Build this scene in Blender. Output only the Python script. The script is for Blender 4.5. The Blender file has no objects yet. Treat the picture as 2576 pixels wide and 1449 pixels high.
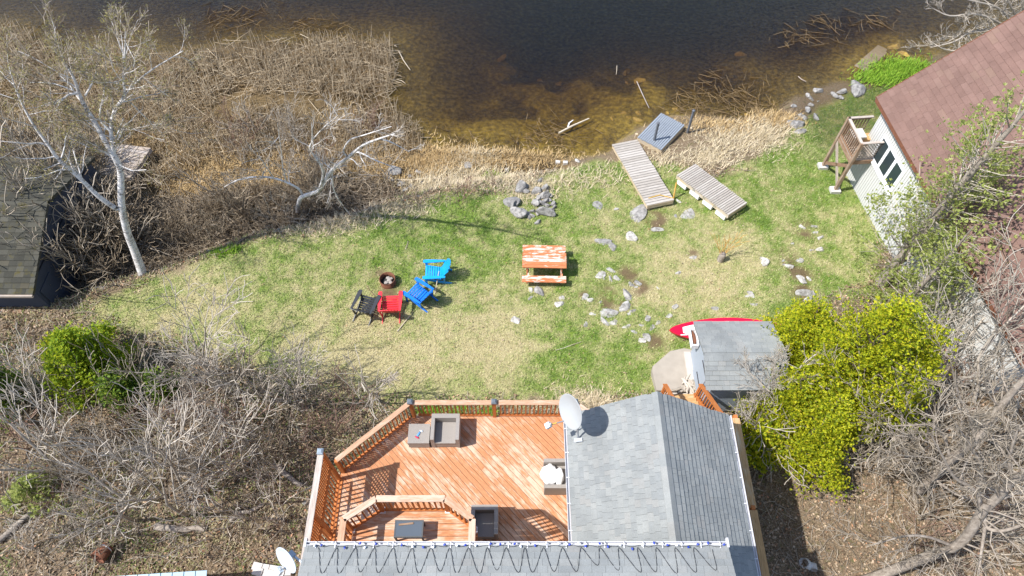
import bpy, math
import numpy as np
from mathutils import Matrix, Vector

# ------------------------------------------------------------------ camera, sky, sun, exposure
sc = bpy.context.scene
COL = sc.collection
CAM_H = 21.0
PITCH = math.radians(57.0)
FV, CX, CY = 1717.0, 1288.0, 724.5          # focal length and centre in units of a 2576 px wide picture

cam_d = bpy.data.cameras.new('camera')
cam = bpy.data.objects.new('camera', cam_d)
COL.objects.link(cam)
cam.location = (0, 0, CAM_H)
cam.rotation_euler = (math.radians(90) - PITCH, 0, 0)
cam_d.sensor_width = 36.0
cam_d.lens = 36.0 * FV / 2576.0
cam_d.clip_start = 0.1
cam_d.clip_end = 3000
sc.camera = cam

SHX, SHY = 0.68, 0.18                        # metres of shadow per metre of height
SUN = Vector((-SHX, -SHY, 1.0)).normalized()
world = bpy.data.worlds.new('World')
sc.world = world
world.use_nodes = True
wn = world.node_tree
bg = wn.nodes['Background']
sky = wn.nodes.new('ShaderNodeTexSky')
sky.sky_type = 'NISHITA'
sky.sun_disc = False
sky.sun_elevation = math.asin(SUN.z)
sky.sun_rotation = math.atan2(SUN.x, SUN.y) % (2 * math.pi)
sky.air_density = 1.0
sky.dust_density = 1.0
wn.links.new(sky.outputs['Color'], bg.inputs['Color'])
bg.inputs['Strength'].default_value = 0.14

sun_d = bpy.data.lights.new('sun', 'SUN')
sun = bpy.data.objects.new('sun', sun_d)
COL.objects.link(sun)
sun_d.energy = 4.3
sun_d.angle = math.radians(0.55)
sun_d.color = (1.0, 0.97, 0.925)
sun.rotation_euler = SUN.to_track_quat('Z', 'Y').to_euler()
sun.location = SUN * 60

vs = sc.view_settings
vs.view_transform = 'Standard'
vs.look = 'None'
vs.gamma = 1.0
vs.use_curve_mapping = False
vs.exposure = 0.72

# ------------------------------------------------------------------ helpers
R0 = np.random.default_rng(7)
SA, CA = math.sin(PITCH), math.cos(PITCH)

def P(vx, vy, z):
    """point of the place at height z that the photo shows at (vx, vy)"""
    u, v = (vx - CX) / FV, (vy - CY) / FV
    d = (CAM_H - z) / (SA + v * CA)
    return np.array([u * d, d * (CA - v * SA), z])

def smooth(a, b, x):
    t = np.clip((x - a) / (b - a), 0, 1)
    return t * t * (3 - 2 * t)

_NT = np.random.default_rng(3).random((64, 64))
def vnoise(x, y, s=1.0):
    x = np.asarray(x) / s; y = np.asarray(y) / s
    xi = np.floor(x).astype(int); yi = np.floor(y).astype(int)
    fx = x - xi; fy = y - yi
    fx = fx * fx * (3 - 2 * fx); fy = fy * fy * (3 - 2 * fy)
    a = _NT[xi % 64, yi % 64]; b = _NT[(xi + 1) % 64, yi % 64]
    c = _NT[xi % 64, (yi + 1) % 64]; d = _NT[(xi + 1) % 64, (yi + 1) % 64]
    return (a * (1 - fx) + b * fx) * (1 - fy) + (c * (1 - fx) + d * fx) * fy

def fbm(x, y, s, n=3):
    o = 0; a = .5; t = 0
    for i in range(n):
        o = o + a * vnoise(np.asarray(x) + 17.3 * i, np.asarray(y) + 5.7 * i, s); t += a; a *= .5; s *= .5
    return o / t

def sdf(poly, X, Y):
    """signed distance, positive inside"""
    X = np.asarray(X, float); Y = np.asarray(Y, float)
    d = np.full(X.shape, 1e18); ins = np.zeros(X.shape, bool)
    n = len(poly)
    for i in range(n):
        ax, ay = poly[i]; bx, by = poly[(i + 1) % n]
        ex, ey = bx - ax, by - ay
        wx, wy = X - ax, Y - ay
        t = np.clip((wx * ex + wy * ey) / (ex * ex + ey * ey + 1e-12), 0, 1)
        dx, dy = wx - ex * t, wy - ey * t
        d = np.minimum(d, dx * dx + dy * dy)
        c = ((ay > Y) != (by > Y)) & (X < (bx - ax) * (Y - ay) / ((by - ay) if by != ay else 1e-12) + ax)
        ins ^= c
    d = np.sqrt(d)
    return np.where(ins, d, -d)

# ---- materials
def new_mat(name):
    m = bpy.data.materials.new(name)
    m.use_nodes = True
    return m, m.node_tree, m.node_tree.nodes['Principled BSDF']

def node(nt, t, **kw):
    n = nt.nodes.new(t)
    for k, v in kw.items():
        setattr(n, k, v)
    return n

def ramp(nt, fac, stops):
    r = node(nt, 'ShaderNodeValToRGB')
    el = r.color_ramp.elements
    while len(el) < len(stops):
        el.new(0.5)
    for e, (p, c) in zip(el, stops):
        e.position = p
        e.color = (*c, 1) if len(c) == 3 else c
    nt.links.new(fac, r.inputs[0])
    return r.outputs['Color']

def noise(nt, vec, scale, detail=3, rough=.55, stretch=None):
    if stretch is not None:
        mp = node(nt, 'ShaderNodeMapping')
        mp.inputs['Scale'].default_value = stretch
        nt.links.new(vec, mp.inputs['Vector'])
        vec = mp.outputs[0]
    n = node(nt, 'ShaderNodeTexNoise')
    n.inputs['Scale'].default_value = scale
    n.inputs['Detail'].default_value = detail
    n.inputs['Roughness'].default_value = rough
    nt.links.new(vec, n.inputs['Vector'])
    return n.outputs['Fac']

def mixc(nt, fac, a, b, mode='MIX'):
    m = node(nt, 'ShaderNodeMix', data_type='RGBA', blend_type=mode)
    for i, v in ((0, fac), (6, a), (7, b)):
        s = m.inputs[i]
        if isinstance(v, (int, float)):
            s.default_value = v
        elif isinstance(v, (tuple, list)):
            s.default_value = (*v, 1) if len(v) == 3 else v
        else:
            nt.links.new(v, s)
    return m.outputs[2]

def mth(nt, op, a, b=0.0, clamp=False):
    m = node(nt, 'ShaderNodeMath', operation=op, use_clamp=clamp)
    for i, v in ((0, a), (1, b)):
        if isinstance(v, (int, float)):
            m.inputs[i].default_value = v
        else:
            nt.links.new(v, m.inputs[i])
    return m.outputs[0]

def bump(nt, bs, h, strength=.3, dist=.02):
    b = node(nt, 'ShaderNodeBump')
    b.inputs['Strength'].default_value = strength
    b.inputs['Distance'].default_value = dist
    nt.links.new(h, b.inputs['Height'])
    nt.links.new(b.outputs[0], bs.inputs['Normal'])

def obj_coord(nt):
    return node(nt, 'ShaderNodeTexCoord').outputs['Object']

def rand_val(nt):
    """different for every object and for every loose piece of one object"""
    a = node(nt, 'ShaderNodeObjectInfo').outputs['Random']
    b = node(nt, 'ShaderNodeNewGeometry').outputs['Random Per Island']
    return mth(nt, 'FRACT', mth(nt, 'ADD', a, b))

MATS = {}
def plain(name, col, rough=.6, var=.25, scale=8, metal=0.0, bumps=0.0, rnd=0.0, spec=.3):
    m, nt, bs = new_mat(name)
    v = noise(nt, obj_coord(nt), scale, 4)
    f = mth(nt, 'MULTIPLY_ADD', v, 2 * var)
    nt.nodes[-1].inputs[2].default_value = 1 - var
    if rnd:
        r = rand_val(nt)
        f2 = mth(nt, 'MULTIPLY_ADD', r, 2 * rnd)
        nt.nodes[-1].inputs[2].default_value = 1 - rnd
        f = mth(nt, 'MULTIPLY', f, f2)
    c = node(nt, 'ShaderNodeVectorMath', operation='SCALE')
    c.inputs[0].default_value = col
    nt.links.new(f, c.inputs['Scale'])
    nt.links.new(c.outputs[0], bs.inputs['Base Color'])
    bs.inputs['Roughness'].default_value = rough
    bs.inputs['Metallic'].default_value = metal
    bs.inputs['Specular IOR Level'].default_value = spec
    if bumps:
        bump(nt, bs, v, bumps, .02)
    MATS[name] = m
    return m

def wood(name, cols, worn, wear_scale=2.2, wear_lo=.45, wear_hi=.6, rnd=.35, rough=.75, across=0.0):
    """boards whose local x runs along the grain"""
    m, nt, bs = new_mat(name)
    oc = obj_coord(nt)
    r = rand_val(nt)
    off = node(nt, 'ShaderNodeVectorMath', operation='ADD')
    cmb = node(nt, 'ShaderNodeCombineXYZ')
    nt.links.new(mth(nt, 'MULTIPLY', r, 37.0), cmb.inputs[0])
    nt.links.new(mth(nt, 'MULTIPLY', r, 19.0), cmb.inputs[1])
    nt.links.new(oc, off.inputs[0]); nt.links.new(cmb.outputs[0], off.inputs[1])
    vec = off.outputs[0]
    grain = noise(nt, vec, 9, 5, .6, (.6, 9, 9))
    base = ramp(nt, grain, [(.3, cols[0]), (.7, cols[1])])
    wear = noise(nt, vec, wear_scale, 5, .65, (1, 4.5, 4.5))
    wf = mth(nt, 'ADD', wear, mth(nt, 'MULTIPLY', mth(nt, 'SUBTRACT', r, .5), rnd))
    if across:
        gp = node(nt, 'ShaderNodeNewGeometry').outputs['Position']
        wf = mth(nt, 'ADD', wf, mth(nt, 'MULTIPLY', mth(nt, 'SUBTRACT', noise(nt, gp, .75, 4, .6), .5), across))
    wfac = ramp(nt, wf, [(wear_lo, (0, 0, 0)), (wear_hi, (1, 1, 1))])
    c = mixc(nt, wfac, base, worn)
    g2 = ramp(nt, grain, [(.25, (.72, .72, .72)), (.6, (1.05, 1.05, 1.05))])
    c = mixc(nt, 1.0, c, g2, 'MULTIPLY')
    nt.links.new(c, bs.inputs['Base Color'])
    bs.inputs['Roughness'].default_value = rough
    bs.inputs['Specular IOR Level'].default_value = .25
    bump(nt, bs, grain, .25, .006)
    MATS[name] = m
    return m

wood('deck_wood', ((.44, .18, .08), (.53, .255, .125)), (.6, .43, .315), 2.6, .44, .68, .16, .75, 1.1)
wood('rail_wood', ((.43, .13, .032), (.55, .2, .06)), (.6, .34, .19), 2.5, .66, .85, .1)
wood('rail_cap_wood', ((.42, .24, .145), (.5, .32, .21)), (.56, .42, .32), 2.5, .45, .65, .3)
wood('cap_grey_wood', ((.37, .31, .27), (.46, .40, .35)), (.52, .46, .41), 2.5, .45, .65, .2)
wood('stair_wood', ((.42, .24, .1), (.53, .33, .15)), (.55, .42, .26), 2.5, .5, .7, .2)
wood('dock_wood', ((.34, .305, .265), (.40, .36, .315)), (.45, .41, .365), 1.2, .45, .65, .7)
wood('dock_side', ((.48, .38, .25), (.58, .47, .32)), (.5, .45, .38), 2.2, .5, .7, .2)
wood('old_wood', ((.33, .27, .22), (.43, .36, .3)), (.36, .32, .29), 2.2, .5, .7, .3)
wood('brown_wood', ((.2, .12, .075), (.3, .19, .12)), (.36, .27, .2), 2.2, .5, .7, .3)
wood('grey_paint_wood', ((.235, .265, .305), (.275, .305, .345)), (.44, .44, .43), 5.0, .68, .72, .08)
wood('picnic_wood', ((.44, .14, .055), (.56, .21, .09)), (.72, .58, .5), 3.0, .5, .56, .2)
wood('tan_stick', ((.46, .38, .27), (.56, .47, .35)), (.6, .55, .45), 2.2, .5, .7, .3)
wood('yellow_wood', ((.55, .33, .06), (.63, .4, .1)), (.6, .45, .2), 2.2, .6, .8, .2)

def shingle_mat(name, dark, mid, light, tint=(.3, .25, .22), moss=None):
    m, nt, bs = new_mat(name)
    r = rand_val(nt)
    base = ramp(nt, r, [(0, dark), (.5, mid), (.86, light), (1, tint)])
    oc = obj_coord(nt)
    gpos = node(nt, 'ShaderNodeNewGeometry').outputs['Position']
    gran = noise(nt, gpos, 90, 2)
    g = ramp(nt, gran, [(.3, (.8, .8, .8)), (.7, (1.15, 1.15, 1.15))])
    c = mixc(nt, 1.0, base, g, 'MULTIPLY')
    big = noise(nt, gpos, 1.3, 5, .7)
    c = mixc(nt, 1.0, c, ramp(nt, big, [(.3, (.82, .82, .82)), (.7, (1.1, 1.1, 1.1))]), 'MULTIPLY')
    if moss:
        mm = noise(nt, gpos, 2.6, 5, .7)
        c = mixc(nt, ramp(nt, mm, [(.55, (0, 0, 0)), (.7, (1, 1, 1))]), c, moss)
    nt.links.new(c, bs.inputs['Base Color'])
    bs.inputs['Roughness'].default_value = .9
    bs.inputs['Specular IOR Level'].default_value = .2
    bump(nt, bs, gran, .5, .004)
    MATS[name] = m

shingle_mat('grey_shingle', (.222, .234, .234), (.245, .256, .252), (.268, .277, .27), (.262, .262, .252))
shingle_mat('brown_shingle', (.17, .104, .086), (.186, .114, .094), (.2, .125, .104), (.198, .128, .1))
shingle_mat('mossy_shingle', (.042, .041, .033), (.062, .06, .047), (.082, .079, .064), (.07, .06, .038), (.075, .064, .022))

plain('white_paint', (.8, .8, .8), .45, .06, 3)
plain('gutter_white', (.56, .56, .58), .4, .06, 3)
plain('siding_white', (.58, .58, .56), .55, .08, 1.2)
plain('siding_tan', (.5, .44, .36), .6, .1, 2)
plain('shed_blue', (.33, .375, .43), .6, .08, 3)
plain('navy_wall', (.05, .06, .085), .7, .2, 3)
plain('black_iron', (.03, .03, .035), .5, .2, 5)
plain('black_plastic', (.035, .037, .042), .45, .12, 6, spec=.5)
plain('black_cable', (.035, .035, .04), .5, .2, 6)
plain('blue_plastic', (.006, .3, .72), .38, .22, 5, spec=.5)
plain('deep_blue_plastic', (.008, .17, .66), .38, .22, 5, spec=.5)
plain('red_plastic', (.72, .035, .05), .38, .22, 5, spec=.5)
plain('red_gloss', (.7, .006, .045), .25, .18, 2.5, spec=.5)
plain('white_gloss', (.85, .86, .88), .3, .03, 3, spec=.5)
plain('dish_white', (.36, .375, .38), .5, .06, 4)
plain('dish_blue', (.5, .56, .62), .45, .06, 4)
plain('steel', (.4, .42, .45), .4, .15, 8, .7)
plain('pipe_grey', (.12, .13, .15), .5, .2, 8)
plain('cap_dark', (.13, .15, .17), .45, .12, 8)
plain('cap_light', (.26, .31, .36), .45, .12, 8)
plain('rust', (.17, .07, .04), .85, .45, 9, bumps=.4)
plain('ash', (.33, .3, .27), .95, .5, 16, bumps=.8)
plain('charcoal', (.04, .038, .038), .95, .5, 16, bumps=.8)
plain('foam_white', (.75, .75, .73), .7, .12, 6)
plain('cloth_white', (.82, .82, .82), .8, .06, 6)
plain('tarp_blue', (.1, .28, .55), .6, .2, 10)
plain('tarp_red', (.5, .03, .08), .6, .2, 10)
plain('bulb_blue', (.02, .05, .35), .25, .1, 10, spec=.6)
plain('bulb_white', (.75, .78, .85), .25, .1, 10, spec=.6)
plain('rubber', (.03, .03, .03), .7, .2, 10)
plain('clay_red', (.5, .1, .06), .7, .2, 10)
plain('blue_metal', (.27, .4, .48), .45, .12, 3)
plain('concrete', (.34, .3, .25), .9, .2, 3.5, bumps=.2)
plain('concrete_pale', (.46, .42, .37), .9, .16, 4, bumps=.2)
plain('block_pale', (.5, .48, .45), .9, .15, 4, bumps=.3)
plain('window_glass', (.03, .045, .05), .08, .1, 2, spec=.6)
plain('glass_top', (.09, .11, .135), .22, .08, 2, spec=.5)

def rock_mat(name, a, b, c3):
    m, nt, bs = new_mat(name)
    oc = node(nt, 'ShaderNodeNewGeometry').outputs['Position']
    n1 = noise(nt, oc, 7, 6, .65)
    col = ramp(nt, n1, [(.32, a), (.5, b), (.68, c3)])
    r = rand_val(nt)
    col = mixc(nt, 1.0, col, ramp(nt, r, [(0, (.8, .8, .8)), (1, (1.15, 1.13, 1.1))]), 'MULTIPLY')
    nt.links.new(col, bs.inputs['Base Color'])
    bs.inputs['Roughness'].default_value = .9
    bs.inputs['Specular IOR Level'].default_value = .2
    bump(nt, bs, noise(nt, oc, 22, 6, .7), .7, .03)
    MATS[name] = m
rock_mat('rock_grey', (.12, .118, .113), (.26, .25, .24), (.38, .37, .35))
rock_mat('rock_pale', (.15, .14, .125), (.38, .365, .34), (.56, .545, .52))
rock_mat('rock_gold', (.2, .13, .03), (.36, .24, .06), (.48, .34, .1))

def bark_mat(name, cols, scale=12):
    m, nt, bs = new_mat(name)
    oc = node(nt, 'ShaderNodeNewGeometry').outputs['Position']
    n1 = noise(nt, oc, scale, 5, .65, (1, 1, .5))
    col = ramp(nt, n1, [(.3, cols[0]), (.55, cols[1]), (.75, cols[2])])
    nt.links.new(col, bs.inputs['Base Color'])
    bs.inputs['Roughness'].default_value = .9
    bs.inputs['Specular IOR Level'].default_value = .15
    bump(nt, bs, n1, .5, .03)
    MATS[name] = m
bark_mat('bark_grey', ((.17, .14, .115), (.31, .265, .22), (.44, .39, .33)))
bark_mat('bark_brown', ((.1, .075, .055), (.18, .14, .105), (.26, .21, .165)))

def twig_mat(name, a, b):
    m, nt, bs = new_mat(name)
    r = rand_val(nt)
    nt.links.new(ramp(nt, r, [(0, a), (1, b)]), bs.inputs['Base Color'])
    bs.inputs['Roughness'].default_value = .85
    bs.inputs['Specular IOR Level'].default_value = .15
    MATS[name] = m
twig_mat('twig_grey', (.15, .12, .085), (.5, .43, .345))
twig_mat('twig_brown', (.13, .095, .06), (.42, .34, .245))
twig_mat('twig_pale', (.27, .235, .19), (.52, .46, .39))
twig_mat('twig_red', (.22, .12, .09), (.36, .26, .2))
twig_mat('orange_twig', (.5, .25, .06), (.62, .36, .1))
twig_mat('reed', (.2, .145, .085), (.62, .51, .36))
twig_mat('reed_dark', (.08, .052, .026), (.3, .21, .11))
twig_mat('straw', (.42, .34, .2), (.68, .58, .42))
twig_mat('shore_straw', (.38, .25, .1), (.58, .44, .25))

def litter_mat():
    m, nt, bs = new_mat('leaf_litter')
    r = rand_val(nt)
    nt.links.new(ramp(nt, r, [(0, (.09, .062, .04)), (.3, (.22, .15, .095)), (.6, (.36, .255, .165)), (.85, (.48, .38, .27)), (1, (.4, .19, .1))]), bs.inputs['Base Color'])
    bs.inputs['Roughness'].default_value = .8
    bs.inputs['Specular IOR Level'].default_value = .2
    MATS['leaf_litter'] = m
litter_mat()

def birch_mat():
    m, nt, bs = new_mat('birch_bark')
    oc = node(nt, 'ShaderNodeNewGeometry').outputs['Position']
    band = noise(nt, oc, 5, 5, .7, (1, 1, 5))
    blot = noise(nt, oc, 2.6, 4, .7)
    f = mth(nt, 'ADD', mth(nt, 'MULTIPLY', band, .6), mth(nt, 'MULTIPLY', blot, .4))
    col = ramp(nt, f, [(.38, (.045, .04, .035)), (.44, (.3, .27, .245)), (.49, (.6, .57, .545)), (.7, (.74, .72, .7))])
    nt.links.new(col, bs.inputs['Base Color'])
    bs.inputs['Roughness'].default_value = .7
    MATS['birch_bark'] = m
birch_mat()

def leaf_mat(name, stops, trans=.35):
    m, nt, bs = new_mat(name)
    r = rand_val(nt)
    col = ramp(nt, r, stops)
    nt.links.new(col, bs.inputs['Base Color'])
    bs.inputs['Roughness'].default_value = .6
    bs.inputs['Specular IOR Level'].default_value = .25
    tr = node(nt, 'ShaderNodeBsdfTranslucent')
    nt.links.new(col, tr.inputs['Color'])
    mx = node(nt, 'ShaderNodeMixShader')
    mx.inputs[0].default_value = trans
    nt.links.new(bs.outputs[0], mx.inputs[1]); nt.links.new(tr.outputs[0], mx.inputs[2])
    nt.links.new(mx.outputs[0], nt.nodes['Material Output'].inputs['Surface'])
    MATS[name] = m
leaf_mat('cedar_yellow', [(0, (.08, .13, .014)), (.28, (.26, .34, .02)), (.6, (.5, .54, .024)), (.93, (.78, .73, .035)), (1, (.5, .33, .06))], .55)
leaf_mat('cedar_bush', [(0, (.08, .14, .014)), (.35, (.2, .32, .02)), (.7, (.36, .46, .025)), (1, (.58, .58, .035))], .55)
leaf_mat('cedar_green', [(0, (.035, .07, .012)), (.4, (.1, .18, .02)), (.8, (.2, .3, .03)), (1, (.34, .37, .04))])
leaf_mat('cedar_sparse', [(0, (.17, .21, .06)), (.4, (.33, .4, .1)), (.8, (.5, .54, .16)), (1, (.6, .6, .28))], .55)
leaf_mat('bud_leaf', [(0, (.2, .18, .05)), (.5, (.36, .32, .1)), (1, (.5, .44, .17))])
leaf_mat('lush_leaf', [(0, (.12, .24, .02)), (.5, (.24, .42, .035)), (1, (.36, .5, .06))])

def grass_mat():
    m, nt, bs = new_mat('grass_blades')
    at = node(nt, 'ShaderNodeAttribute', attribute_name='tint')
    c = ramp(nt, at.outputs['Fac'], [(0, (.62, .54, .34)), (.3, (.55, .51, .27)), (.5, (.43, .455, .19)), (.75, (.275, .36, .1)), (1, (.17, .275, .055))])
    r = rand_val(nt)
    c = mixc(nt, 1.0, c, ramp(nt, r, [(0, (.7, .7, .7)), (1, (1.2, 1.2, 1.2))]), 'MULTIPLY')
    nt.links.new(c, bs.inputs['Base Color'])
    bs.inputs['Roughness'].default_value = .7
    bs.inputs['Specular IOR Level'].default_value = .2
    tr = node(nt, 'ShaderNodeBsdfTranslucent')
    nt.links.new(c, tr.inputs['Color'])
    mx = node(nt, 'ShaderNodeMixShader'); mx.inputs[0].default_value = .3
    nt.links.new(bs.outputs[0], mx.inputs[1]); nt.links.new(tr.outputs[0], mx.inputs[2])
    nt.links.new(mx.outputs[0], nt.nodes['Material Output'].inputs['Surface'])
    MATS['grass_blades'] = m
grass_mat()

def wicker_mat(name, a, b):
    m, nt, bs = new_mat(name)
    oc = obj_coord(nt)
    n = noise(nt, oc, 45, 3, .6, (1, 1, 3))
    w = node(nt, 'ShaderNodeTexWave'); w.inputs['Scale'].default_value = 22; w.inputs['Distortion'].default_value = 1.5
    nt.links.new(oc, w.inputs['Vector'])
    f = mth(nt, 'ADD', mth(nt, 'MULTIPLY', n, .6), mth(nt, 'MULTIPLY', w.outputs['Fac'], .4))
    nt.links.new(ramp(nt, f, [(.3, a), (.65, b)]), bs.inputs['Base Color'])
    bs.inputs['Roughness'].default_value = .7
    bump(nt, bs, w.outputs['Fac'], .5, .01)
    MATS[name] = m
wicker_mat('wicker', (.24, .215, .19), (.36, .33, .3))
wicker_mat('wicker_dark', (.06, .065, .07), (.12, .125, .13))

# ---- mesh objects, things, parts
WM = {}
def _mesh(name, V, F, smooth_=False, attrs=None):
    me = bpy.data.meshes.new(name)
    if isinstance(F, np.ndarray):
        V = np.asarray(V, np.float32)
        nf, k = F.shape
        me.vertices.add(len(V)); me.vertices.foreach_set('co', V.ravel())
        me.loops.add(nf * k); me.loops.foreach_set('vertex_index', F.astype(np.int32).ravel())
        me.polygons.add(nf)
        me.polygons.foreach_set('loop_start', np.arange(0, nf * k, k, dtype=np.int32))
        me.polygons.foreach_set('loop_total', np.full(nf, k, np.int32))
        me.update(calc_edges=True)
    else:
        me.from_pydata([tuple(map(float, v)) for v in V], [], F)
        me.update()
    if attrs:
        for k2, arr in attrs.items():
            a = me.attributes.new(k2, 'FLOAT', 'POINT')
            a.data.foreach_set('value', np.asarray(arr, np.float32))
    if smooth_:
        me.polygons.foreach_set('use_smooth', [True] * len(me.polygons))
    return me

def link(name, me, mat=None, parent=None, mw=None):
    ob = bpy.data.objects.new(name, me)
    COL.objects.link(ob)
    mw = mw or Matrix()
    if mat and me is not None and not me.materials:
        me.materials.append(MATS[mat] if isinstance(mat, str) else mat)
    ob.matrix_basis = mw
    if parent is not None:
        ob.parent = parent
        ob.matrix_parent_inverse = WM[parent.name].inverted()
    WM[ob.name] = mw
    return ob

def tag(o, label=None, cat=None, group=None, kind=None):
    if label: o['label'] = label
    if cat: o['category'] = cat
    if group: o['group'] = group
    if kind: o['kind'] = kind
    return o

def thing(name, label, cat, loc, rotz=0.0, group=None):
    mw = Matrix.Translation(Vector(loc)) @ Matrix.Rotation(rotz, 4, 'Z')
    o = link(name, None, None, None, mw)
    o.empty_display_size = .2
    return tag(o, label, cat, group)

BOXF = [(0, 3, 2, 1), (4, 5, 6, 7), (0, 1, 5, 4), (1, 2, 6, 5), (2, 3, 7, 6), (3, 0, 4, 7)]
def box_vf(x0, x1, y0, y1, z0, z1):
    return [(x0, y0, z0), (x1, y0, z0), (x1, y1, z0), (x0, y1, z0), (x0, y0, z1), (x1, y0, z1), (x1, y1, z1), (x0, y1, z1)], BOXF

class MB:
    """collects pieces that make ONE mesh"""
    def __init__(s): s.V = []; s.F = []
    def add(s, V, F):
        o = len(s.V); s.V += [tuple(v) for v in V]; s.F += [tuple(i + o for i in f) for f in F]; return s
    def box(s, *a): return s.add(*box_vf(*a))
    def beam(s, p0, p1, w, h, up=(0, 0, 1)):
        M, L = frame(p0, p1, up)
        V, F = box_vf(0, L, -w / 2, w / 2, -h / 2, h / 2)
        return s.add([M @ Vector(v) for v in V], F)
    def prism(s, poly, z0, z1):
        n = len(poly)
        V = [(x, y, z0) for x, y in poly] + [(x, y, z1) for x, y in poly]
        F = [tuple(range(n))[::-1], tuple(range(n, 2 * n))] + [(i, (i + 1) % n, n + (i + 1) % n, n + i) for i in range(n)]
        return s.add(V, F)
    def build(s, name, mat, parent=None, mw=None, sm=False):
        return link(name, _mesh(name, s.V, s.F, sm), mat, parent, mw)

def frame(p0, p1, up=(0, 0, 1)):
    p0 = Vector(p0); p1 = Vector(p1)
    x = (p1 - p0); L = x.length; x.normalize()
    up = Vector(up)
    y = up.cross(x)
    if y.length < 1e-4: y = Vector((0, 1, 0)).cross(x)
    if y.length < 1e-4: y = Vector((1, 0, 0)).cross(x)
    y.normalize(); z = x.cross(y)
    M = Matrix(((x.x, y.x, z.x, p0.x), (x.y, y.y, z.y, p0.y), (x.z, y.z, z.z, p0.z), (0, 0, 0, 1)))
    return M, L

def beam(name, p0, p1, w, h, mat, parent, base=None, up=(0, 0, 1)):
    """a board from p0 to p1 (centre line); base: matrix the points are given in"""
    M, L = frame(p0, p1, up)
    if base is not None: M = base @ M
    V, F = box_vf(0, L, -w / 2, w / 2, -h / 2, h / 2)
    return link(name, _mesh(name, V, F), mat, parent, M)

def tubes(polys, sides=4):
    """polys: list of (Nx3 points, N radii) -> verts, quad faces"""
    by = {}
    for p, r in polys: by.setdefault(len(p), []).append((p, r))
    VV = []; FF = []; o = 0
    ang = np.arange(sides) * 2 * math.pi / sides
    ca, sa = np.cos(ang), np.sin(ang)
    for N, lst in by.items():
        A = np.array([q[0] for q in lst], float); Rr = np.array([q[1] for q in lst], float)
        T = np.gradient(A, axis=1)
        T /= np.linalg.norm(T, axis=2, keepdims=True) + 1e-9
        ref = np.where(np.abs(T[:, :1, 2:3]) > .9, np.array([1., 0, 0]), np.array([0, 0, 1.]))
        n1 = np.cross(T, np.broadcast_to(ref, T.shape)); n1 /= np.linalg.norm(n1, axis=2, keepdims=True) + 1e-9
        n2 = np.cross(T, n1)
        V = A[:, :, None, :] + Rr[:, :, None, None] * (n1[:, :, None, :] * ca[None, None, :, None] + n2[:, :, None, :] * sa[None, None, :, None])
        M = len(lst)
        idx = np.arange(M * N * sides).reshape(M, N, sides) + o
        a = idx[:, :-1, :]; b = np.roll(a, -1, axis=2); d = idx[:, 1:, :]; c = np.roll(d, -1, axis=2)
        FF.append(np.stack([a, b, c, d], -1).reshape(-1, 4))
        VV.append(V.reshape(-1, 3)); o += M * N * sides
    return np.concatenate(VV), np.concatenate(FF)

def tube_obj(name, polys, mat, parent=None, sides=5, mw=None, sm=True):
    V, F = tubes(polys, sides)
    return link(name, _mesh(name, V, F, sm), mat, parent, mw)

def lathe(prof, n=16, cap=False):
    V = []; F = []
    for r, z in prof:
        for i in range(n):
            a = 2 * math.pi * i / n; V.append((r * math.cos(a), r * math.sin(a), z))
    m = len(prof)
    for j in range(m - 1):
        for i in range(n):
            k = (i + 1) % n
            F.append((j * n + i, j * n + k, (j + 1) * n + k, (j + 1) * n + i))
    if cap:
        F.append(tuple(range(n))[::-1]); F.append(tuple((m - 1) * n + i for i in range(n)))
    return V, F

def copy_tree(o, mw_new, parent=None):
    """copy of a thing with copies of its parts and sub-parts; children keep their place in the thing"""
    c = o.copy(); COL.objects.link(c)
    c.matrix_basis = mw_new
    WM[c.name] = mw_new
    rel = mw_new @ WM[o.name].inverted()
    for ch in KIDS.get(o.name, []):
        _copy_child(ch, c, rel)
    return c
KIDS = {}
def _copy_child(ch, par, rel):
    d = ch.copy(); COL.objects.link(d)
    d.parent = par
    m = rel @ WM[ch.name]
    d.matrix_parent_inverse = WM[par.name].inverted()
    d.matrix_basis = m
    WM[d.name] = m
    for g in KIDS.get(ch.name, []): _copy_child(g, d, rel)
def note_kids(root):
    for ob in list(COL.objects):
        if ob.parent is not None: KIDS.setdefault(ob.parent.name, [])
    KIDS.clear()
    for ob in COL.objects:
        if ob.parent is not None: KIDS.setdefault(ob.parent.name, []).append(ob)
# ------------------------------------------------------------------ terrain
ZW = -1.0                                     # lake level
def V2(pts, z): return [tuple(P(a, b, z)[:2]) for a, b in pts]

SHORE = [(-400, 40), (-100, 62), (40, 75), (130, 135), (330, 110), (450, 142), (560, 112), (650, 100), (760, 106), (870, 112), (975, 116),
         (988, 180), (972, 262), (1025, 318), (1062, 362), (1110, 384), (1250, 378), (1350, 386), (1430, 398), (1530, 384), (1560, 352),
         (1600, 328), (1690, 292), (1770, 288), (1860, 302), (1950, 276), (2000, 246), (2090, 214), (2180, 190), (2260, 174), (2340, 150),
         (2450, 100), (2600, 20), (2900, -60)]
LAKE = V2(SHORE, ZW)
LAKE = LAKE + [(600, LAKE[-1][1]), (600, 900), (-600, 900), (-600, LAKE[0][1])]
BANK = [(-400, 770), (170, 765), (300, 715), (420, 686), (520, 640), (640, 592), (800, 562), (905, 528), (1010, 492), (1150, 462), (1290, 440), (1380, 424), (1480, 410)]
MARSH = V2(BANK, -.25)
MARSH = MARSH + V2([(1420, 386), (1110, 370), (1000, 200), (1000, 40), (-400, -100)], ZW)
MARSH = MARSH + [(-90, MARSH[-1][1]), (-90, MARSH[0][1])]
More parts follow.
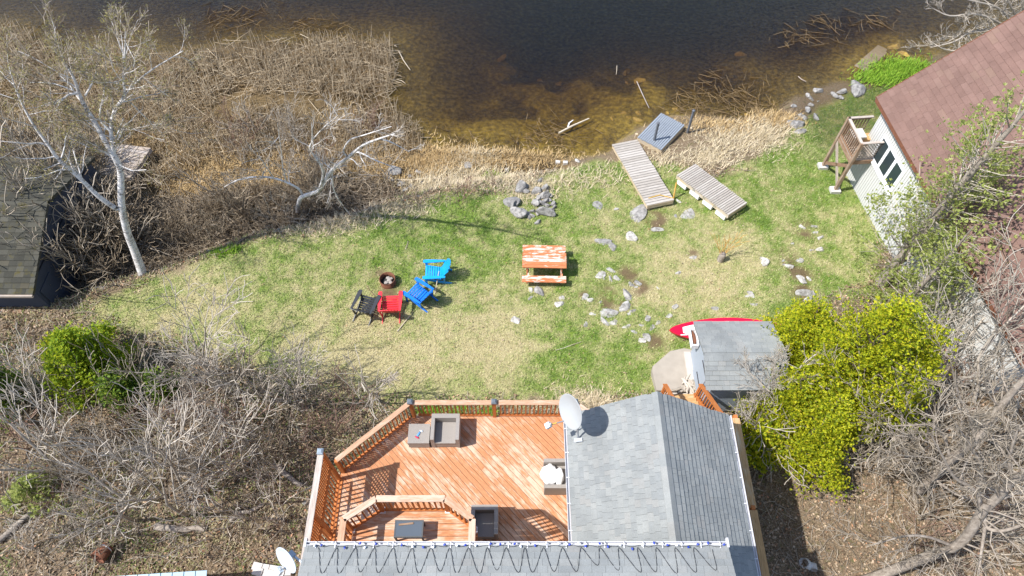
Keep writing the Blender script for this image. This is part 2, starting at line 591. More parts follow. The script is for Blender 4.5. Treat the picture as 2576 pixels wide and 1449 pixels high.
LAWN = V2([(200, 800), (300, 745), (420, 696), (520, 655), (640, 605), (800, 575), (905, 545), (1010, 515), (1150, 480), (1290, 470), (1400, 415), (1530, 395), (1600, 385), (1690, 400),
           (1800, 440), (1900, 385), (1990, 322), (2045, 268), (2105, 240), (2170, 212), (2230, 185), (2330, 150), (2420, 110)], -.3) + \
       V2([(2480, 300), (2300, 520), (2240, 620), (2220, 700), (2050, 760), (1960, 800), (1940, 860), (1760, 960), (1690, 1000), (1500, 1030), (1030, 1030), (900, 1005), (720, 965), (560, 900), (420, 860), (300, 830)], .3)

YP = [-500, 0, 4, 7, 9, 11, 14, 18, 22, 60, 900]
ZP = [1.3, 1.2, 1.1, .8, .55, .3, 0, -.35, -.6, -.65, -.65]
def land_z(X, Y):
    z = np.interp(Y, YP, ZP)
    z = z - smooth(8.5, 14.5, X) * .45 * smooth(6, 12, Y)
    z = z - smooth(5.6, 8.5, X) * .75 * (1 - smooth(5, 9.5, Y))
    return z + (fbm(X, Y, 3.0) - .5) * .12
def terr(X, Y, rough=True):
    X = np.asarray(X, float); Y = np.asarray(Y, float)
    z = land_z(X, Y)
    m = sdf(MARSH, X, Y)
    d = -sdf(LAKE, X, Y)                       # inland distance
    zm = ZW - .04 + .17 * smooth(1.0, 6.5, d) + (fbm(X, Y, 1.3) - .5) * .3
    z = z + (zm - z) * smooth(-.1, .7, m)
    z = np.minimum(z, ZW + .05 + .42 * np.maximum(d, 0) + (fbm(X, Y, .8) - .5) * .06)
    bed = ZW - .02 - np.interp(-d, [0, 1, 3, 6, 12, 40], [0, .13, .42, .9, 1.9, 4.0]) + (fbm(X, Y, 1.4) - .5) * .22 * smooth(0, 1.5, -d)
    return np.where(d > 0, z, bed)
def T1(x, y): return float(terr(np.array([x]), np.array([y]))[0])
def G(vx, vy, it=6):
    z = 0.0
    for _ in range(it):
        p = P(vx, vy, z); z = T1(p[0], p[1])
    return P(vx, vy, z)
def Gs(pts):
    z = np.zeros(len(pts)); a = np.asarray(pts, float)
    u = (a[:, 0] - CX) / FV; v = (a[:, 1] - CY) / FV
    for _ in range(6):
        d = (CAM_H - z) / (SA + v * CA); x = u * d; y = d * (CA - v * SA); z = terr(x, y)
    return np.stack([x, y, z], 1)

GREEN = [(2050, 400, 2.6, .8), (1500, 430, 2.2, .7), (1880, 470, 2.2, .55), (2030, 500, 2.5, .45), (1150, 560, 1.8, .75), (1000, 580, 1.6, .6), (1350, 560, 1.6, .6), (1480, 900, 2.0, .5),
         (1400, 960, 1.8, .5), (1580, 950, 1.5, .6), (640, 640, 1.6, .4), (560, 630, .8, .7), (2250, 175, 3.0, 1.2), (2150, 280, 2.5, .7), (1560, 400, 1.2, .8), (1660, 520, 2, .3), (1300, 900, 1.6, .3)]
DRY = [(500, 750, 2.2, .3), (1180, 870, 2.2, .35), (900, 900, 2.5, .3), (1720, 700, 2.0, .3), (1280, 860, 1.6, .25), (950, 960, 2.0, .3), (1820, 620, 1.5, .2)]
SOIL = [(1580, 690, .45), (1525, 726, .5), (1525, 762, .45), (1606, 722, .45), (1652, 552, .55), (1655, 575, .3), (1570, 765, .3), (1650, 860, .4), (980, 740, .55), (950, 690, .4), (1745, 640, .25),
        (1985, 650, .5), (2010, 690, .6), (2030, 580, .6), (2020, 740, .6), (1470, 742, .25)]
GREEN_W = [(*G(a, b)[:2], r, s) for a, b, r, s in GREEN]
DRY_W = [(*G(a, b)[:2], r, s) for a, b, r, s in DRY]
SOIL_W = [(*G(a, b)[:2], r) for a, b, r in SOIL]
def green_at(X, Y):
    g = .31 + (fbm(X, Y, 1.9, 4) - .5) * .5 + (vnoise(X, Y, .17) - .5) * .5 + (vnoise(X + 9.1, Y + 3.3, .4) - .5) * .45
    for x, y, r, s in GREEN_W: g = g + .24 * s * np.exp(-((X - x) ** 2 + (Y - y) ** 2) / (r * r))
    for x, y, r, s in DRY_W: g = g - s * np.exp(-((X - x) ** 2 + (Y - y) ** 2) / (r * r))
    return g + .22
def soil_at(X, Y):
    s = np.zeros(np.shape(X))
    for x, y, r in SOIL_W: s = np.maximum(s, 1.3 * np.exp(-((X - x) ** 2 + (Y - y) ** 2) / (r * r)) - .25)
    return np.clip(s * (fbm(X, Y, .35) * 2.6 - .45), 0, .9)

def grid_axis(lo, hi, step, far_lo, far_hi):
    core = np.arange(lo, hi + 1e-6, step)
    out_hi = hi + np.cumsum(step * 1.35 ** np.arange(1, 30)); out_hi = np.append(out_hi[out_hi < far_hi], far_hi)
    out_lo = lo - np.cumsum(step * 1.35 ** np.arange(1, 30)); out_lo = np.append(out_lo[out_lo > far_lo], far_lo)[::-1]
    return np.concatenate([out_lo, core, out_hi])
gx = grid_axis(-29, 29, .16, -700, 700); gy = grid_axis(0, 36, .16, -500, 900)
XX, YY = np.meshgrid(gx, gy); ZZ = terr(XX, YY)
nx, ny = len(gx), len(gy)
ii = np.arange(nx * ny).reshape(ny, nx)
GF = np.stack([ii[:-1, :-1], ii[:-1, 1:], ii[1:, 1:], ii[1:, :-1]], -1).reshape(-1, 4)
lawn_m = smooth(-.35, .35, sdf(LAWN, XX, YY) + (fbm(XX, YY, .9) - .5) * 1.2)
marsh_m = smooth(-.1, .5, sdf(MARSH, XX, YY) + (fbm(XX, YY, .9) - .5) * .5)
lake_m = smooth(-.25, .25, sdf(LAKE, XX, YY) + (fbm(XX, YY, .7) - .5) * .5)
soil_m = soil_at(XX, YY)
green_m = np.clip(green_at(XX, YY), 0, 1)

GOLD = [(1250, 350, 2.2), (1350, 330, 2.4), (1450, 320, 2.6), (1550, 290, 2.4), (1400, 270, 2.0), (1610, 205, 1.4), (1650, 280, 1.6), (1130, 350, 1.6), (1360, 212, 1.1), (2180, 160, 1.5), (2260, 120, 1.8), (2300, 150, 1.4), (1860, 150, .9), (1270, 150, 1.0), (1500, 240, 1.8)]
GOLD_W = [(*P(a, b, ZW)[:2], r) for a, b, r in GOLD]
def gold_at(X, Y):
    s = np.zeros(np.shape(X))
    for x, y, r in GOLD_W: s = s + np.exp(-((X - x) ** 2 + (Y - y) ** 2) / (r * r))
    return np.clip(s * (-.6 + 2.0 * fbm(X, Y, 1.1)), 0, .6)
gold_m = gold_at(XX, YY)
ZZ = np.where(ZZ < ZW, ZW + (ZZ - ZW) * (1 - .45 * gold_m), ZZ)
def ground_mat():
    m, nt, bs = new_mat('ground')
    pos = node(nt, 'ShaderNodeNewGeometry').outputs['Position']
    A = lambda n: node(nt, 'ShaderNodeAttribute', attribute_name=n).outputs['Fac']
    fine = noise(nt, pos, 26, 4, .7)
    med = noise(nt, pos, 5, 5, .65)
    litter = ramp(nt, fine, [(.3, (.08, .06, .04)), (.5, (.19, .14, .09)), (.62, (.31, .235, .155)), (.8, (.43, .345, .24))])
    litter = mixc(nt, ramp(nt, med, [(.55, (0, 0, 0)), (.72, (1, 1, 1))]), litter, (.12, .12, .05))
    straw = ramp(nt, fine, [(.3, (.24, .205, .105)), (.5, (.4, .35, .18)), (.75, (.54, .48, .28))])
    green = ramp(nt, fine, [(.3, (.08, .13, .02)), (.55, (.18, .26, .04)), (.8, (.3, .37, .08))])
    lawn = mixc(nt, ramp(nt, mth(nt, 'ADD', A('green'), mth(nt, 'MULTIPLY', mth(nt, 'SUBTRACT', fine, .5), .8)), [(.12, (0, 0, 0)), (.85, (1, 1, 1))]), straw, green)
    soil = ramp(nt, fine, [(.3, (.08, .05, .03)), (.7, (.2, .135, .085))])
    marsh = ramp(nt, fine, [(.3, (.05, .036, .02)), (.5, (.15, .105, .052)), (.75, (.29, .21, .105))])
    bed = ramp(nt, med, [(.3, (.055, .036, .011)), (.5, (.13, .09, .023)), (.66, (.23, .16, .038)), (.8, (.12, .09, .035))])
    bed = mixc(nt, 1.0, bed, ramp(nt, fine, [(.3, (.7, .7, .7)), (.7, (1.2, 1.2, 1.2))]), 'MULTIPLY')
    c = mixc(nt, A('lawn'), litter, lawn)
    c = mixc(nt, A('soil'), c, soil)
    c = mixc(nt, A('marsh'), c, marsh)
    bed = mixc(nt, A('gold'), bed, ramp(nt, med, [(.3, (.11, .075, .016)), (.5, (.28, .2, .035)), (.7, (.5, .36, .06))]))
    c = mixc(nt, A('lake'), c, bed)
    nt.links.new(c, bs.inputs['Base Color'])
    bs.inputs['Roughness'].default_value = .95
    bs.inputs['Specular IOR Level'].default_value = .1
    bump(nt, bs, fine, .8, .05)
    MATS['ground'] = m
ground_mat()
gr = link('ground', _mesh('ground', np.stack([XX.ravel(), YY.ravel(), ZZ.ravel()], 1), GF, True,
          dict(lawn=lawn_m.ravel(), marsh=marsh_m.ravel(), lake=lake_m.ravel(), soil=soil_m.ravel(), green=green_m.ravel(), gold=gold_m.ravel())), 'ground')
tag(gr, kind='structure')

def water_mat():
    m, nt, bs = new_mat('lake_water')
    nt.nodes.remove(bs)
    pos = node(nt, 'ShaderNodeNewGeometry').outputs['Position']
    mp = node(nt, 'ShaderNodeMapping'); mp.inputs['Rotation'].default_value = (0, 0, math.radians(28)); mp.inputs['Scale'].default_value = (1.0, 3.2, 1)
    nt.links.new(pos, mp.inputs['Vector'])
    w1 = noise(nt, mp.outputs[0], 5.5, 4, .6)
    w2 = noise(nt, pos, .35, 2)
    b = node(nt, 'ShaderNodeBump'); b.inputs['Distance'].default_value = .09
    b.inputs['Strength'].default_value = .45
    nt.links.new(w1, b.inputs['Height'])
    fr = node(nt, 'ShaderNodeFresnel'); fr.inputs['IOR'].default_value = 1.33
    nt.links.new(b.outputs[0], fr.inputs['Normal'])
    tr = node(nt, 'ShaderNodeBsdfTransparent')
    df = node(nt, 'ShaderNodeBsdfDiffuse'); df.inputs['Color'].default_value = (.045, .043, .042, 1)
    nt.links.new(b.outputs[0], df.inputs['Normal'])
    m1 = node(nt, 'ShaderNodeMixShader'); m1.inputs[0].default_value = .07
    nt.links.new(tr.outputs[0], m1.inputs[1]); nt.links.new(df.outputs[0], m1.inputs[2])
    gl = node(nt, 'ShaderNodeBsdfGlossy'); gl.inputs['Roughness'].default_value = .04
    nt.links.new(b.outputs[0], gl.inputs['Normal'])
    m2 = node(nt, 'ShaderNodeMixShader')
    nt.links.new(fr.outputs[0], m2.inputs[0]); nt.links.new(m1.outputs[0], m2.inputs[1]); nt.links.new(gl.outputs[0], m2.inputs[2])
    out = nt.nodes['Material Output']
    nt.links.new(m2.outputs[0], out.inputs['Surface'])
    va = node(nt, 'ShaderNodeVolumeAbsorption')
    va.inputs['Color'].default_value = (.62, .53, .24, 1)
    va.inputs['Density'].default_value = 2.8
    nt.links.new(va.outputs[0], out.inputs['Volume'])
    MATS['lake_water'] = m
water_mat()
V, F = box_vf(-650, 650, 11, 880, ZW - 6, ZW)
tag(link('lake_water', _mesh('lake_water', V, F), 'lake_water'), kind='structure')
# ------------------------------------------------------------------ roofs and shingles
def visible_area(c, n):
    c = np.asarray(c); d = np.array([0, 0, CAM_H]) - c; L = np.linalg.norm(d)
    rel = c - np.array([0, 0, CAM_H])
    f = rel[1] * CA - rel[2] * SA; up = rel[1] * SA + rel[2] * CA
    if f <= 0: return -1
    vx, vy = CX + FV * rel[0] / f, CY - FV * up / f
    ins = -60 < vx < 2640 and -60 < vy < 1510
    return (np.dot(n, d / L) / (L * L)) * (1 if ins else .02)

SHING = {}
def shingle_mesh(w, l, t, mat):
    k = (round(w, 3), round(l, 3), round(t, 3), mat)
    if k not in SHING:
        V = [(0, 0, 0), (w, 0, 0), (w, l, 0), (0, l, 0), (0, 0, t), (w, 0, t), (w, l, t * .35), (0, l, t * .35)]
        me = _mesh('shingle', V, BOXF); me.materials.append(MATS[mat]); SHING[k] = me
    return SHING[k]

def plan_slope(O, ex, ey, W, L, expo, mat, seed, widths, t=.026, parent=None, rows=None):
    """list of shingles on a slope: O eave corner, ex along the eave, ey up the slope"""
    rng = np.random.default_rng(seed)
    O = Vector(O); ex = Vector(ex).normalized(); ey = Vector(ey).normalized(); n = ex.cross(ey)
    if n.z < 0: n = -n
    out = []
    nr = int(L / expo)
    for j in range(nr):
        if rows and j >= rows: break
        x = -rng.uniform(0, widths[-1]) * .999
        y = j * expo
        while x < W - .01:
            w = float(widths[rng.integers(len(widths))])
            a = max(x, 0.0); b = min(x + w, W)
            if b - a > .03:
                tt = t * float(rng.choice([1.0, 1.0, 1.2]))
                M = Matrix(((ex.x, ey.x, n.x, 0), (ex.y, ey.y, n.y, 0), (ex.z, ey.z, n.z, 0), (0, 0, 0, 1)))
                tilt = Matrix.Rotation(-.05, 4, 'X')
                p = O + ex * a + ey * y + n * .008
                M = Matrix.Translation(p) @ M @ tilt
                c = p + ex * (b - a) / 2 + ey * expo / 2
                out.append(dict(M=M, w=b - a - .004, l=min(expo * 1.18, L - y), t=tt, mat=mat, area=visible_area(c, n) * (b - a), parent=parent))
            x += w
    return out

def lay_shingles(items, limit=300):
    items = sorted(items, key=lambda d: -d['area'])
    for d in items[:limit]:
        link('shingle', shingle_mesh(d['w'], d['l'], d['t'], d['mat']), None, d['parent'], d['M'])
    rest = {}
    for d in items[limit:]: rest.setdefault(d['parent'].name, []).append(d)
    for pn, lst in rest.items():
        V = []; F = []
        for d in lst:
            me = shingle_mesh(d['w'], d['l'], d['t'], d['mat']); o = len(V)
            V += [tuple(d['M'] @ v.co) for v in me.vertices]; F += [tuple(i + o for i in f) for f in BOXF]
        tag(link('shingles', _mesh('shingles', V, F), lst[0]['mat'], lst[0]['parent']), kind='stuff')

def slab(name, pts_top, thick, mat, parent):
    """flat roof plate from four top corners"""
    a, b, c = Vector(pts_top[0]), Vector(pts_top[1]), Vector(pts_top[2])
    n = (b - a).cross(c - b).normalized()
    if n.z < 0: n = -n
    k = len(pts_top)
    V = [tuple(Vector(p) - n * thick) for p in pts_top] + [tuple(p) for p in pts_top]
    F = [tuple(range(k))[::-1], tuple(range(k, 2 * k))] + [(i, (i + 1) % k, k + (i + 1) % k, k + i) for i in range(k)]
    return link(name, _mesh(name, V, F), mat, parent)

GZ_H = .9
house = thing('cottage', 'cottage with grey shingled roofs beside the orange wooden deck', 'house', (0, 2, GZ_H))
DZ = 2.4                                      # main deck floor
# lower wing: gable roof, ridge towards the lake
EX0, EX1, ERX, EEZ, ERZ = 1.42, 5.45, 3.435, 4.7, 6.1
EYF, EYB = 6.72, 1.2
MB().box(EX0 + .33, EX1 - .33, EYB, EYF - .3, .2, EEZ + .08).build('wing_wall', 'siding_tan', house)
gm = MB()
gm.add([(EX0 + .33, EYF - .302, EEZ + .08), (EX1 - .33, EYF - .302, EEZ + .08), (ERX, EYF - .302, ERZ - .22),
        (EX0 + .33, EYF - .42, EEZ + .08), (EX1 - .33, EYF - .42, EEZ + .08), (ERX, EYF - .42, ERZ - .22)],
       [(0, 2, 1), (3, 4, 5), (0, 1, 4, 3), (1, 2, 5, 4), (2, 0, 3, 5)]).build('gable_wall', 'siding_tan', house)
rl = slab('wing_roof', [(EX0, EYB, EEZ), (EX0, EYF, EEZ), (ERX, EYF, ERZ), (ERX, EYB, ERZ)], .14, 'grey_shingle', house)
rr = slab('wing_roof', [(EX1, EYF, EEZ), (EX1, EYB, EEZ), (ERX + .001, EYB, ERZ), (ERX + .001, EYF, ERZ)], .14, 'grey_shingle', house)
slope_l = Vector((ERX - EX0, 0, ERZ - EEZ)); slope_r = Vector((ERX - EX1, 0, ERZ - EEZ))
W_ARCH = [.11, .14, .17, .2, .24]
items = plan_slope((EX0 - .03, EYF + .03, EEZ - .02), (0, -1, 0), slope_l, EYF - EYB, slope_l.length, .138, 'grey_shingle', 1, W_ARCH, parent=rl)
items += plan_slope((EX1 + .03, EYB, EEZ - .02), (0, 1, 0), slope_r, EYF - EYB + .03, slope_r.length, .138, 'grey_shingle', 2, W_ARCH, parent=rr)
# ridge cap of the wing: overlapping bent pieces
for k in range(18):
    y = EYF + .02 - k * .3
    cp = MB()
    for s in (-1, 1):
        sl = slope_l.normalized() if s < 0 else slope_r.normalized()
        p = Vector((ERX, y, ERZ + .028)); q = p - sl * .15
        n = Vector((0, 0, .012))
        cp.add([p, q, q + Vector((0, -.33, 0)), p + Vector((0, -.33, 0)), p + n, q + n, q + Vector((0, -.33, -.004)) + n, p + Vector((0, -.33, -.004)) + n], BOXF)
    cp.build('ridge_cap', 'grey_shingle', rl)
# gutters of the wing
def gutter(name, p0, p1, parent, out, mat='gutter_white'):
    p0 = Vector(p0); p1 = Vector(p1); o = Vector(out)
    b = MB()
    up = Vector((0, 0, 1))
    prof = [(0, 0), (.0, -.08), (.058, -.08), (.072, 0), (.06, 0), (.05, -.068), (.012, -.068), (.012, 0)]
    V = [p0 + o * a + up * c for a, c in prof] + [p1 + o * a + up * c for a, c in prof]
    n = len(prof)
    F = [(i, (i + 1) % n, n + (i + 1) % n, n + i) for i in range(n)] + [tuple(range(n)), tuple(range(n, 2 * n))[::-1]]
    return b.add(V, F).build(name, mat, parent)
g1 = gutter('gutter', (EX0 - .05, EYF + .02, EEZ + .0), (EX0 - .05, 3.05, EEZ + .0), house, (-1, 0, 0))
g2 = gutter('gutter', (EX1 + .05, EYF + .02, EEZ + .0), (EX1 + .05, EYB, EEZ + .0), house, (1, 0, 0))
for k in range(7):
    y = EYF - .35 - k * .62
    MB().box(EX0 - .115, EX0 + .02, y - .012, y + .012, EEZ + .004, EEZ + .02).build('gutter_clip', 'gutter_white', g1)
    MB().box(EX1 - .02, EX1 + .115, y - .012, y + .012, EEZ + .004, EEZ + .02).build('gutter_clip', 'gutter_white', g2)
# tall main part
MX0, MX1, MYF, MEZ, MS = -4.04, 4.22, 3.02, 7.0, .3
MYR = -1.6
MB().box(MX0 + .35, MX1 - .35, -6.2, MYF - .55, .4, MEZ + .05).build('wall', 'siding_tan', house)
for sx in (-1.9, .3):
    wob = MB().box(sx - .5, sx + .5, MYF - .55, MYF - .5, 5.0, 6.5).build('window', 'white_paint', house)
    MB().box(sx - .43, sx + .43, MYF - .499, MYF - .49, 5.07, 6.43).build('pane', 'window_glass', wob)
zr = MEZ + MS * (MYF - MYR)
mr = slab('roof', [(MX0, MYF, MEZ), (MX1, MYF, MEZ), (MX1, MYR, zr), (MX0, MYR, zr)], .16, 'grey_shingle', house)
mr2 = slab('roof', [(MX0, MYR - .001, zr), (MX1, MYR - .001, zr), (MX1, 2 * MYR - MYF, MEZ), (MX0, 2 * MYR - MYF, MEZ)], .16, 'grey_shingle', house)
for sx in (MX0 + .35, MX1 - .45):
    MB().add([(sx, MYF - .55, MEZ), (sx, -6.2, MEZ), (sx, MYR, zr - .2), (sx + .1, MYF - .55, MEZ), (sx + .1, -6.2, MEZ), (sx + .1, MYR, zr - .2)],
             [(0, 1, 2), (3, 5, 4), (0, 3, 4, 1), (1, 4, 5, 2), (2, 5, 3, 0)]).build('gable_wall', 'siding_tan', house)
items += plan_slope((MX1 + .02, MYF + .03, MEZ - .005), (-1, 0, 0), (0, -1, MS), MX1 - MX0 + .04, 3.2, .14, 'grey_shingle', 3, [.2, .26, .32, .36], parent=mr)
lay_shingles(items, 300)
g3 = gutter('gutter', (MX0 - .02, MYF + .04, MEZ + .03), (MX1 + .02, MYF + .04, MEZ + .03), house, (0, 1, 0))
MB().box(MX0, MX1, MYF + .012, MYF + .036, MEZ - .16, MEZ + .0).build('fascia', 'gutter_white', house)
slp = Vector((0, -1, MS)).normalized(); nrm = Vector((0, MS, 1)).normalized()
for k in range(22):
    x = MX0 + .2 + k * .377
    MB().beam((x, MYF - .02, MEZ + .05), (x, MYF + .105, MEZ + .05), .022, .012).build('gutter_clip', 'gutter_white', g3)
# heating cable, zigzag
rng = np.random.default_rng(4)
pts = []
x = MX0 + .25
nz = 21
for k in range(nz):
    w = (MX1 - .3 - (MX0 + .25)) / nz
    dep = .48 + rng.uniform(-.04, .05) if k != 14 else .36
    sk = rng.uniform(-.06, .06) + (.12 if k > 13 else 0)
    for t in np.linspace(0, 1, 14, endpoint=False):
        s = (1 - math.cos(2 * math.pi * t)) / 2
        s = s ** .8
        xx = x + w * t + sk * s
        pp = Vector((xx, MYF - .0, MEZ)) + slp * (.02 + dep * s) + nrm * (.034 + .01 * (1 - s))
        pts.append(tuple(pp))
    x += w
cab = tube_obj('heating_cable', [(np.array(pts), np.full(len(pts), .0058))], 'black_cable', None, 5)
tag(cab, 'black de-icing cable zigzagging along the shingles above the white gutter', 'cable')
# string of lights clipped along the gutter
ls = thing('light_string', 'string of small blue and white bulbs clipped along the long white gutter', 'light string', (MX0, MYF + .1, MEZ + .02))
wp = []
for k in range(90):
    x = MX0 + .1 + k * (MX1 - MX0 - .2) / 89
    wp.append((x, MYF + .02 + .02 * math.sin(k * 1.7), MEZ + .055 + .008 * math.sin(k * 2.3)))
tube_obj('wire', [(np.array(wp), np.full(90, .005))], 'black_cable', ls, 4)
bv, bf = lathe([(.004, 0), (.018, .008), (.024, .028), (.016, .05), (.002, .062)], 7)
bme = [_mesh('bulb', bv, bf, True), _mesh('bulb', bv, bf, True)]
bme[0].materials.append(MATS['bulb_blue']); bme[1].materials.append(MATS['bulb_white'])
for k in range(38):
    x = MX0 + .15 + k * (MX1 - MX0 - .3) / 37 + rng.uniform(-.05, .05)
    M = Matrix.Translation((x, MYF - .0 + rng.uniform(-.02, .05), MEZ + .075)) @ Matrix.Rotation(rng.uniform(0, 6.28), 4, 'Z') @ Matrix.Rotation(rng.uniform(.8, 1.7), 4, 'X')
    link('bulb', bme[int(rng.random() < .4)], None, ls, M)
for sx, sy in ((MX0 - .02, MYF + .1), (MX1 + .02, MYF + .1)):
    MB().box(sx - .02, sx + .02, sy - .1, sy + .08, MEZ - .07, MEZ + .04).build('gutter_end', 'gutter_white', g3)

# satellite dishes
def dish(center, normal, dia, mount, label, mat, arm_end=None, arm_mat='steel'):
    c = Vector(center); n = Vector(normal).normalized()
    t = thing('satellite_dish', label, 'satellite dish', mount)
    up = Vector((0, 0, 1)); yv = (up - n * up.dot(n)).normalized(); xv = yv.cross(n)
    M = Matrix(((xv.x, yv.x, n.x, c.x), (xv.y, yv.y, n.y, c.y), (xv.z, yv.z, n.z, c.z), (0, 0, 0, 1)))
    prof = []
    R = dia / 2; dp = dia * .11
    for k in range(9):
        r = R * k / 8; prof.append((max(r, .001), dp * (r / R) ** 2 - dp))
    prof.append((R + .008, .0)); prof.append((R + .008, -.014))
    for k in range(8, -1, -1):
        r = R * k / 8; prof.append((max(r, .001), dp * (r / R) ** 2 - dp - .014))
    V, F = lathe(prof, 36)
    V = [(a, b * 1.06, z) for a, b, z in V]
    link('reflector', _mesh('reflector', V, F, True), mat, t, M)
    back = c - n * (dp + .03)
    MB().beam(back - n * .1, back + n * .01, .14, .16).build('bracket', 'steel', t)
    tube_obj('mast', [(np.array([tuple(mount), tuple(Vector(mount).lerp(back - n * .07, .45) + Vector((0, 0, .08))), tuple(back - n * .07)]), np.full(3, .024))], arm_mat, t, 8)
    low = c - yv * R * 1.02 - n * .02
    if arm_end is not None:
        e = Vector(arm_end)
        tube_obj('feed_arm', [(np.array([tuple(low), tuple(e)]), np.full(2, .016))], 'steel', t, 6)
        d = (c - e).normalized()
        lnb = MB().beam(e - d * .03, e + d * .1, .13, .09).build('feed_horn', 'dish_blue', t)
        MB().beam(e + d * .1, e + d * .13, .05, .05).build('horn_cap', 'dish_white', lnb)
        m = low.lerp(e, .45); m2 = low.lerp(e, .72)
        MB().beam(m + Vector((0, 0, .02)), m2 + Vector((0, 0, .02)), .028, .02).build('cable_tape', 'yellow_wood', t)
    fx = MB()
    fx.beam(Vector(mount) - Vector((.1, .07, 0)), Vector(mount) + Vector((.1, -.07, .06)), .1, .012)
    fx.build('mount_plate', 'steel', t)
    return t
dc = P(1434, 1036, 6.15)
dn = Vector((-.856, -.44, .34))
dish(dc, dn, .83, (1.62, 6.05, 4.93), 'large off-white satellite dish on the cottage wing eave above the deck', 'dish_white', P(1376, 1072, 5.75))
dc2 = P(719, 1410, 7.0)
dish(dc2, Vector((-.57, -.71, .41)), .56, (MX0 + .12, 2.65, MEZ + .06), 'small bluish-white satellite dish off the corner of the main roof', 'dish_blue', P(700, 1440, 6.75), 'dish_blue')

# ------------------------------------------------------------------ main deck
def clip_poly(poly, a, b, c, keep_less):
    """clip convex polygon to a*x+b*y<=c (or >=)"""
    out = []
    s = 1 if keep_less else -1
    n = len(poly)
    for i in range(n):
        p, q = poly[i], poly[(i + 1) % n]
        dp = s * (a * p[0] + b * p[1] - c); dq = s * (a * q[0] + b * q[1] - c)
        if dp <= 0: out.append(p)
        if dp * dq < 0:
            t = dp / (dp - dq); out.append((p[0] + (q[0] - p[0]) * t, p[1] + (q[1] - p[1]) * t))
    return out
def floor_boards(poly, ang, z, thick, width, gap, mat, parent, seed, cuts=.5):
    rng = np.random.default_rng(seed)
    d = (math.cos(ang), math.sin(ang)); nv = (-d[1], d[0])
    ks = [p[0] * nv[0] + p[1] * nv[1] for p in poly]
    k = min(ks)
    M0 = Matrix.Rotation(ang, 4, 'Z')
    Mi = M0.inverted()
    while k < max(ks):
        pl = clip_poly(poly, nv[0], nv[1], k + gap, False)
        if len(pl) > 2: pl = clip_poly(pl, nv[0], nv[1], k + width, True)
        if len(pl) > 2:
            ss = [p[0] * d[0] + p[1] * d[1] for p in pl]
            segs = [pl]
            if rng.random() < cuts and max(ss) - min(ss) > 2.2:
                c = min(ss) + (max(ss) - min(ss)) * rng.uniform(.3, .7)
                segs = [clip_poly(pl, d[0], d[1], c - .002, True), clip_poly(pl, d[0], d[1], c + .002, False)]
            for sg in segs:
                if len(sg) < 3: continue
                loc = [(Mi @ Vector((p[0], p[1], 0)))[:2] for p in sg]
                dz = rng.uniform(-.002, .002)
                cx = sum(p[0] for p in loc) / len(loc); cy = sum(p[1] for p in loc) / len(loc)
                loc = [(p[0] - cx, p[1] - cy) for p in loc]
                MB().prism(loc, -thick, 0).build('floor_board', mat, parent, M0 @ Matrix.Translation((cx, cy, z + dz)))
        k += width

deck = thing('deck', 'orange stained wooden deck with angled corner beside the cottage', 'deck', (-1.5, 5, GZ_H))
DP = [(-2.83, 7.66), (-4.72, 5.97), (-4.72, 2.5), (1.74, 2.5), (1.74, 7.66)]
floor_boards(DP, math.radians(-47), DZ,   .035, .146, .011, 'deck_wood', deck, 11, .6)
for i in range(5):
    a, b = DP[i], DP[(i + 1) % 5]
    beam('rim_joist', (a[0], a[1], DZ - .16), (b[0], b[1], DZ - .16), .04, .22, 'rail_wood', deck)
for x, y in ((-2.8, 7.55), (-.5, 7.55), (1.65, 7.55), (-4.6, 5.9), (-4.6, 4.2)):
    beam('support_post', (x, y, T1(x, y) - .1), (x, y, DZ - .06), .14, .14, 'rail_wood', deck)

def cap_post(x, y, z0, z1, parent, s=.095, cap='cap_dark', mat='rail_wood'):
    po = beam('post', (x, y, z0), (x, y, z1), s, s, mat, parent)
    if cap:
        w = s * .5 + .026
        V = [(-w, -w, 0), (w, -w, 0), (w, w, 0), (-w, w, 0), (-w, -w, .05), (w, -w, .05), (w, w, .05), (-w, w, .05),
             (-w * .45, -w * .45, .085), (w * .45, -w * .45, .085), (w * .45, w * .45, .085), (-w * .45, w * .45, .085)]
        F = [(0, 3, 2, 1)] + [(i, (i + 1) % 4, 4 + (i + 1) % 4, 4 + i) for i in range(4)] + [(4 + i, 4 + (i + 1) % 4, 8 + (i + 1) % 4, 8 + i) for i in range(4)] + [(8, 9, 10, 11)]
        link('post_cap', _mesh('post_cap', V, F), cap, po, Matrix.Translation((x, y, z1 - .03)))
    return po
def railing(p0, p1, z, h, parent, cap_mat='rail_cap_wood', step=.115, inset=.06, cap_w=.14, mat='rail_wood', ends=(.06, .06), low=.09):
    p0 = Vector((p0[0], p0[1], 0)); p1 = Vector((p1[0], p1[1], 0))
    d = (p1 - p0); L = d.length; d.normalize()
    a = p0 + d * ends[0]; b = p1 - d * ends[1]
    V3 = lambda p, zz: (p.x, p.y, zz)
    if cap_mat: beam('rail_cap', V3(p0, z + h - .018), V3(p1, z + h - .018), cap_w, .036, cap_mat, parent)
    beam('top_rail', V3(a, z + h - .08), V3(b, z + h - .08), .04, .085, mat, parent)
    beam('bottom_rail', V3(a, z + low), V3(b, z + low), .06, .05, mat, parent)
    n = int((L - ends[0] - ends[1]) / step)
    for k in range(n):
        q = a + (b - a) * ((k + .5) / n)
        beam('baluster', V3(q, z + low + .02), V3(q, z + h - .06), .036, .036, mat, parent, up=(d.x, d.y, 0))
RH = .97
cap_post(-2.83, 7.66, DZ - .2, DZ + RH + .06, deck, .1)
cap_post(-.5, 7.66, DZ - .2, DZ + RH + .06, deck, .1)
cap_post(1.76, 7.66, DZ - .2, DZ + RH + .06, deck, .1)
railing((-2.76, 7.66), (-.56, 7.66), DZ, RH, deck)
